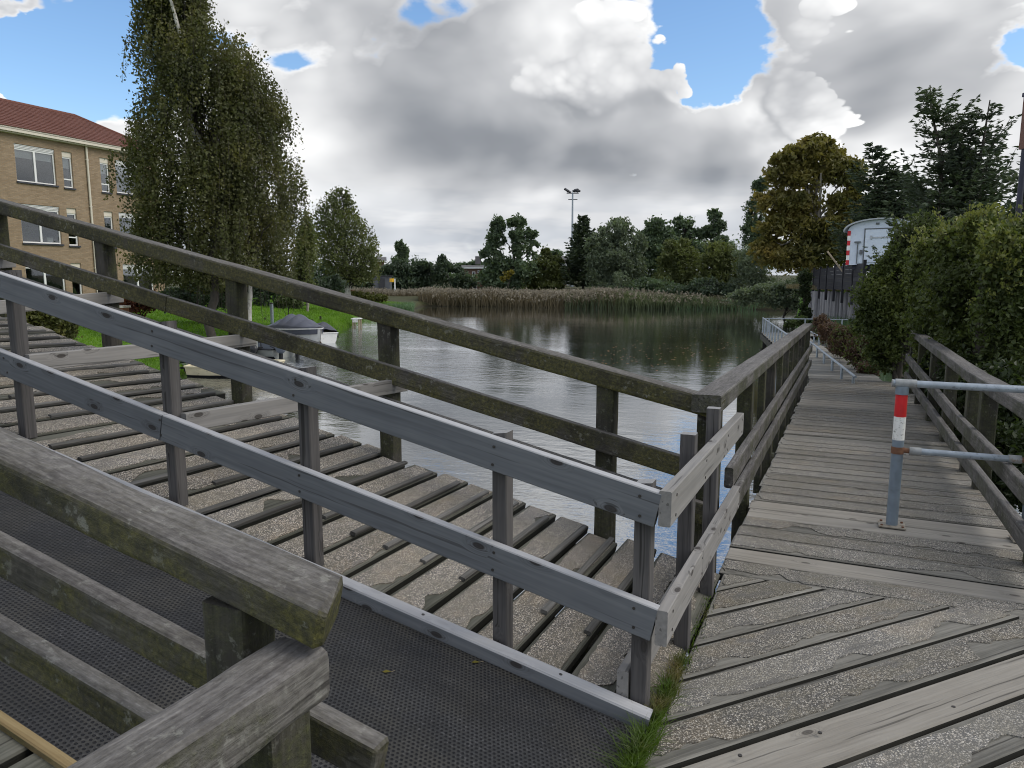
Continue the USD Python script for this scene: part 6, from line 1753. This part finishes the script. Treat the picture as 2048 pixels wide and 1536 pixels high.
part(dr_, 'door_frame', cat_mesh([boxm(0.58, 0.618, -0.035, -0.003, zf + 0.06, ze + 0.07), boxm(0.62, 1.70, -0.035, -0.003, ze + 0.032, ze + 0.07), boxm(1.702, 1.74, -0.035, -0.003, zf + 0.06, ze + 0.07)]), 'trailer_line')
part(dr_, 'hinge', cat_mesh([boxm(0.80, 1.55, -0.04, -0.027, ze - 0.30, ze - 0.25), boxm(0.80, 0.86, -0.05, -0.027, ze - 0.34, ze - 0.20)]), 'trailer_roof')
part(t, 'lock_bar', cat_mesh([boxm(0.36, 0.385, -0.05, -0.003, zf + 0.05, ze - 0.40), boxm(0.26, 0.47, -0.055, -0.003, ze - 0.46, ze - 0.40)]), 'trailer_line')
part(t, 'lock_box', boxm(0.46, 0.55, -0.06, -0.003, zf + 0.40, zf + 0.56), 'trailer_line')
for x in (1.02, 1.42):
    part(t, 'vent', boxm(x - 0.06, x + 0.06, -0.03, -0.003, ze + 0.20, ze + 0.27), 'trailer_line')
for k in range(7):
    z0_, z1_ = zf + (ze - zf) * k / 7, zf + (ze - zf) * (k + 1) / 7
    part(t, 'warning_stripe', boxm(-0.012, 0.10, -0.012, -0.003, z0_ + 0.002, z1_ - 0.002), 'signal_red' if k % 2 == 0 else 'white_paint')
part(t, 'chassis', boxm(0.2, WW - 0.2, 0.2, LW - 0.2, zf - 0.16, zf - 0.004), 'dark_steel')
for y in (0.9, LW - 0.9):
    for x in (0.18, WW - 0.18):
        c = trimesh.creation.cylinder(0.34, 0.2, sections=20); c.apply_transform(trimesh.transformations.rotation_matrix(math.pi / 2, [0, 1, 0])); c.apply_translation([x, y, zf - 0.42])
        wl = part(t, 'wheel', c, 'rubber', smooth=40)
        c2 = trimesh.creation.cylinder(0.16, 0.22, sections=16); c2.apply_transform(trimesh.transformations.rotation_matrix(math.pi / 2, [0, 1, 0])); c2.apply_translation([x, y, zf - 0.42])
        part(wl, 'hub', c2, 'trailer_roof', smooth=40)

# sheet piling: grey timber piles side by side, the near ones nearest the water
sp_t = thing('sheet_piling', 'retaining wall of upright grey timber piles on the right bank', 'retaining wall')
pa, pb = np.array([15.26, 38.2]), np.array([14.62, 28.2])
npile = 54
rs = np.random.RandomState(17)
for k in range(npile):
    c = pa + (pb - pa) * (k + 0.5) / npile
    tz = 0.84 + rs.uniform(-0.03, 0.03) + 0.1 * (k / npile)
    wdt = np.linalg.norm(pb - pa) / npile - 0.018
    o = rs.uniform(-0.012, 0.012)
    board(sp_t, 'pile', 'sheet_pile', np.array([c[0] + o, c[1], -2.2]), np.array([c[0] + o + rs.uniform(-0.02, 0.02), c[1], tz]), 0.07, wdt, up=(0, 1, 0), ch=0.006, seed=k)
board(sp_t, 'prop', 'sheet_pile', np.array([14.56, 31.2, -1.4]), np.array([14.62, 31.2, 0.92]), 0.12, 0.12, up=(0, 1, 0), ch=0.01)
fe = thing('black_fence', 'black board fence standing on the bank above the sheet piling', 'fence')
fa, fb = pxd(1627, 570, 41.5), pxd(1705, 570, 32.0)
fl = unit((fb - fa) * [1, 1, 0]); FL = np.linalg.norm((fb - fa)[:2])
nb = 5
for k in range(nb + 2):
    c = fa + fl * FL * k / nb
    board(fe, 'post', 'fence_board', np.array([c[0], c[1], 0.5]), np.array([c[0], c[1], 2.02 + 0.03 * k]), 0.10, 0.10, up=fl, ch=0.01, seed=k)
    if k < nb + 1:
        for r in range(6):
            e = fa + fl * FL * (k + 1) / nb
            z = 1.02 + r * 0.165 + 0.03 * k
            board(fe, 'board', 'fence_board', np.array([c[0], c[1], z]) + fl * 0.055, np.array([e[0], e[1], z]) - fl * 0.055, 0.025, 0.162, ch=0.003, seed=k * 7 + r)
q0, q1 = pxd(1677, 532, 34.0), pxd(1655, 503, 34.0)
t = thing('leaning_pole', 'bare pale pole leaning against the black fence', 'pole')
v_ = q1 - q0
bend(t, 'shaft', 'pale_wood', [q0 - v_ * 0.9, q0, q1], 0.035, 8)
bend(t, 'end', 'pale_wood', [q1, q1 + v_ * 0.02], 0.038, 8)
# the thing at the very edge on the right
q = pxd(2062, 340, 12.0)
t = thing('brown_panel', 'narrow brown panel on a dark steel leg at the upper right edge', 'panel', loc=q * [1, 1, 0])
zt_, zb_ = pxd(2044, 196, 12.0)[2], pxd(2044, 300, 12.0)[2]
part(t, 'board', boxm(-0.155, 0.55, -0.05, 0.05, zb_, zt_), 'brown_panel')
part(t, 'leg', tube_mesh([[-0.11, 0, 0.0], [-0.11, 0, zb_ + 0.05]], 0.035, 8), 'dark_steel')
part(t, 'leg', tube_mesh([[0.45, 0, 0.0], [0.45, 0, zb_ + 0.05]], 0.035, 8), 'dark_steel')
part(t, 'trim', boxm(-0.17, 0.57, -0.06, 0.06, zt_ + 0.002, zt_ + 0.05), 'dark_steel')
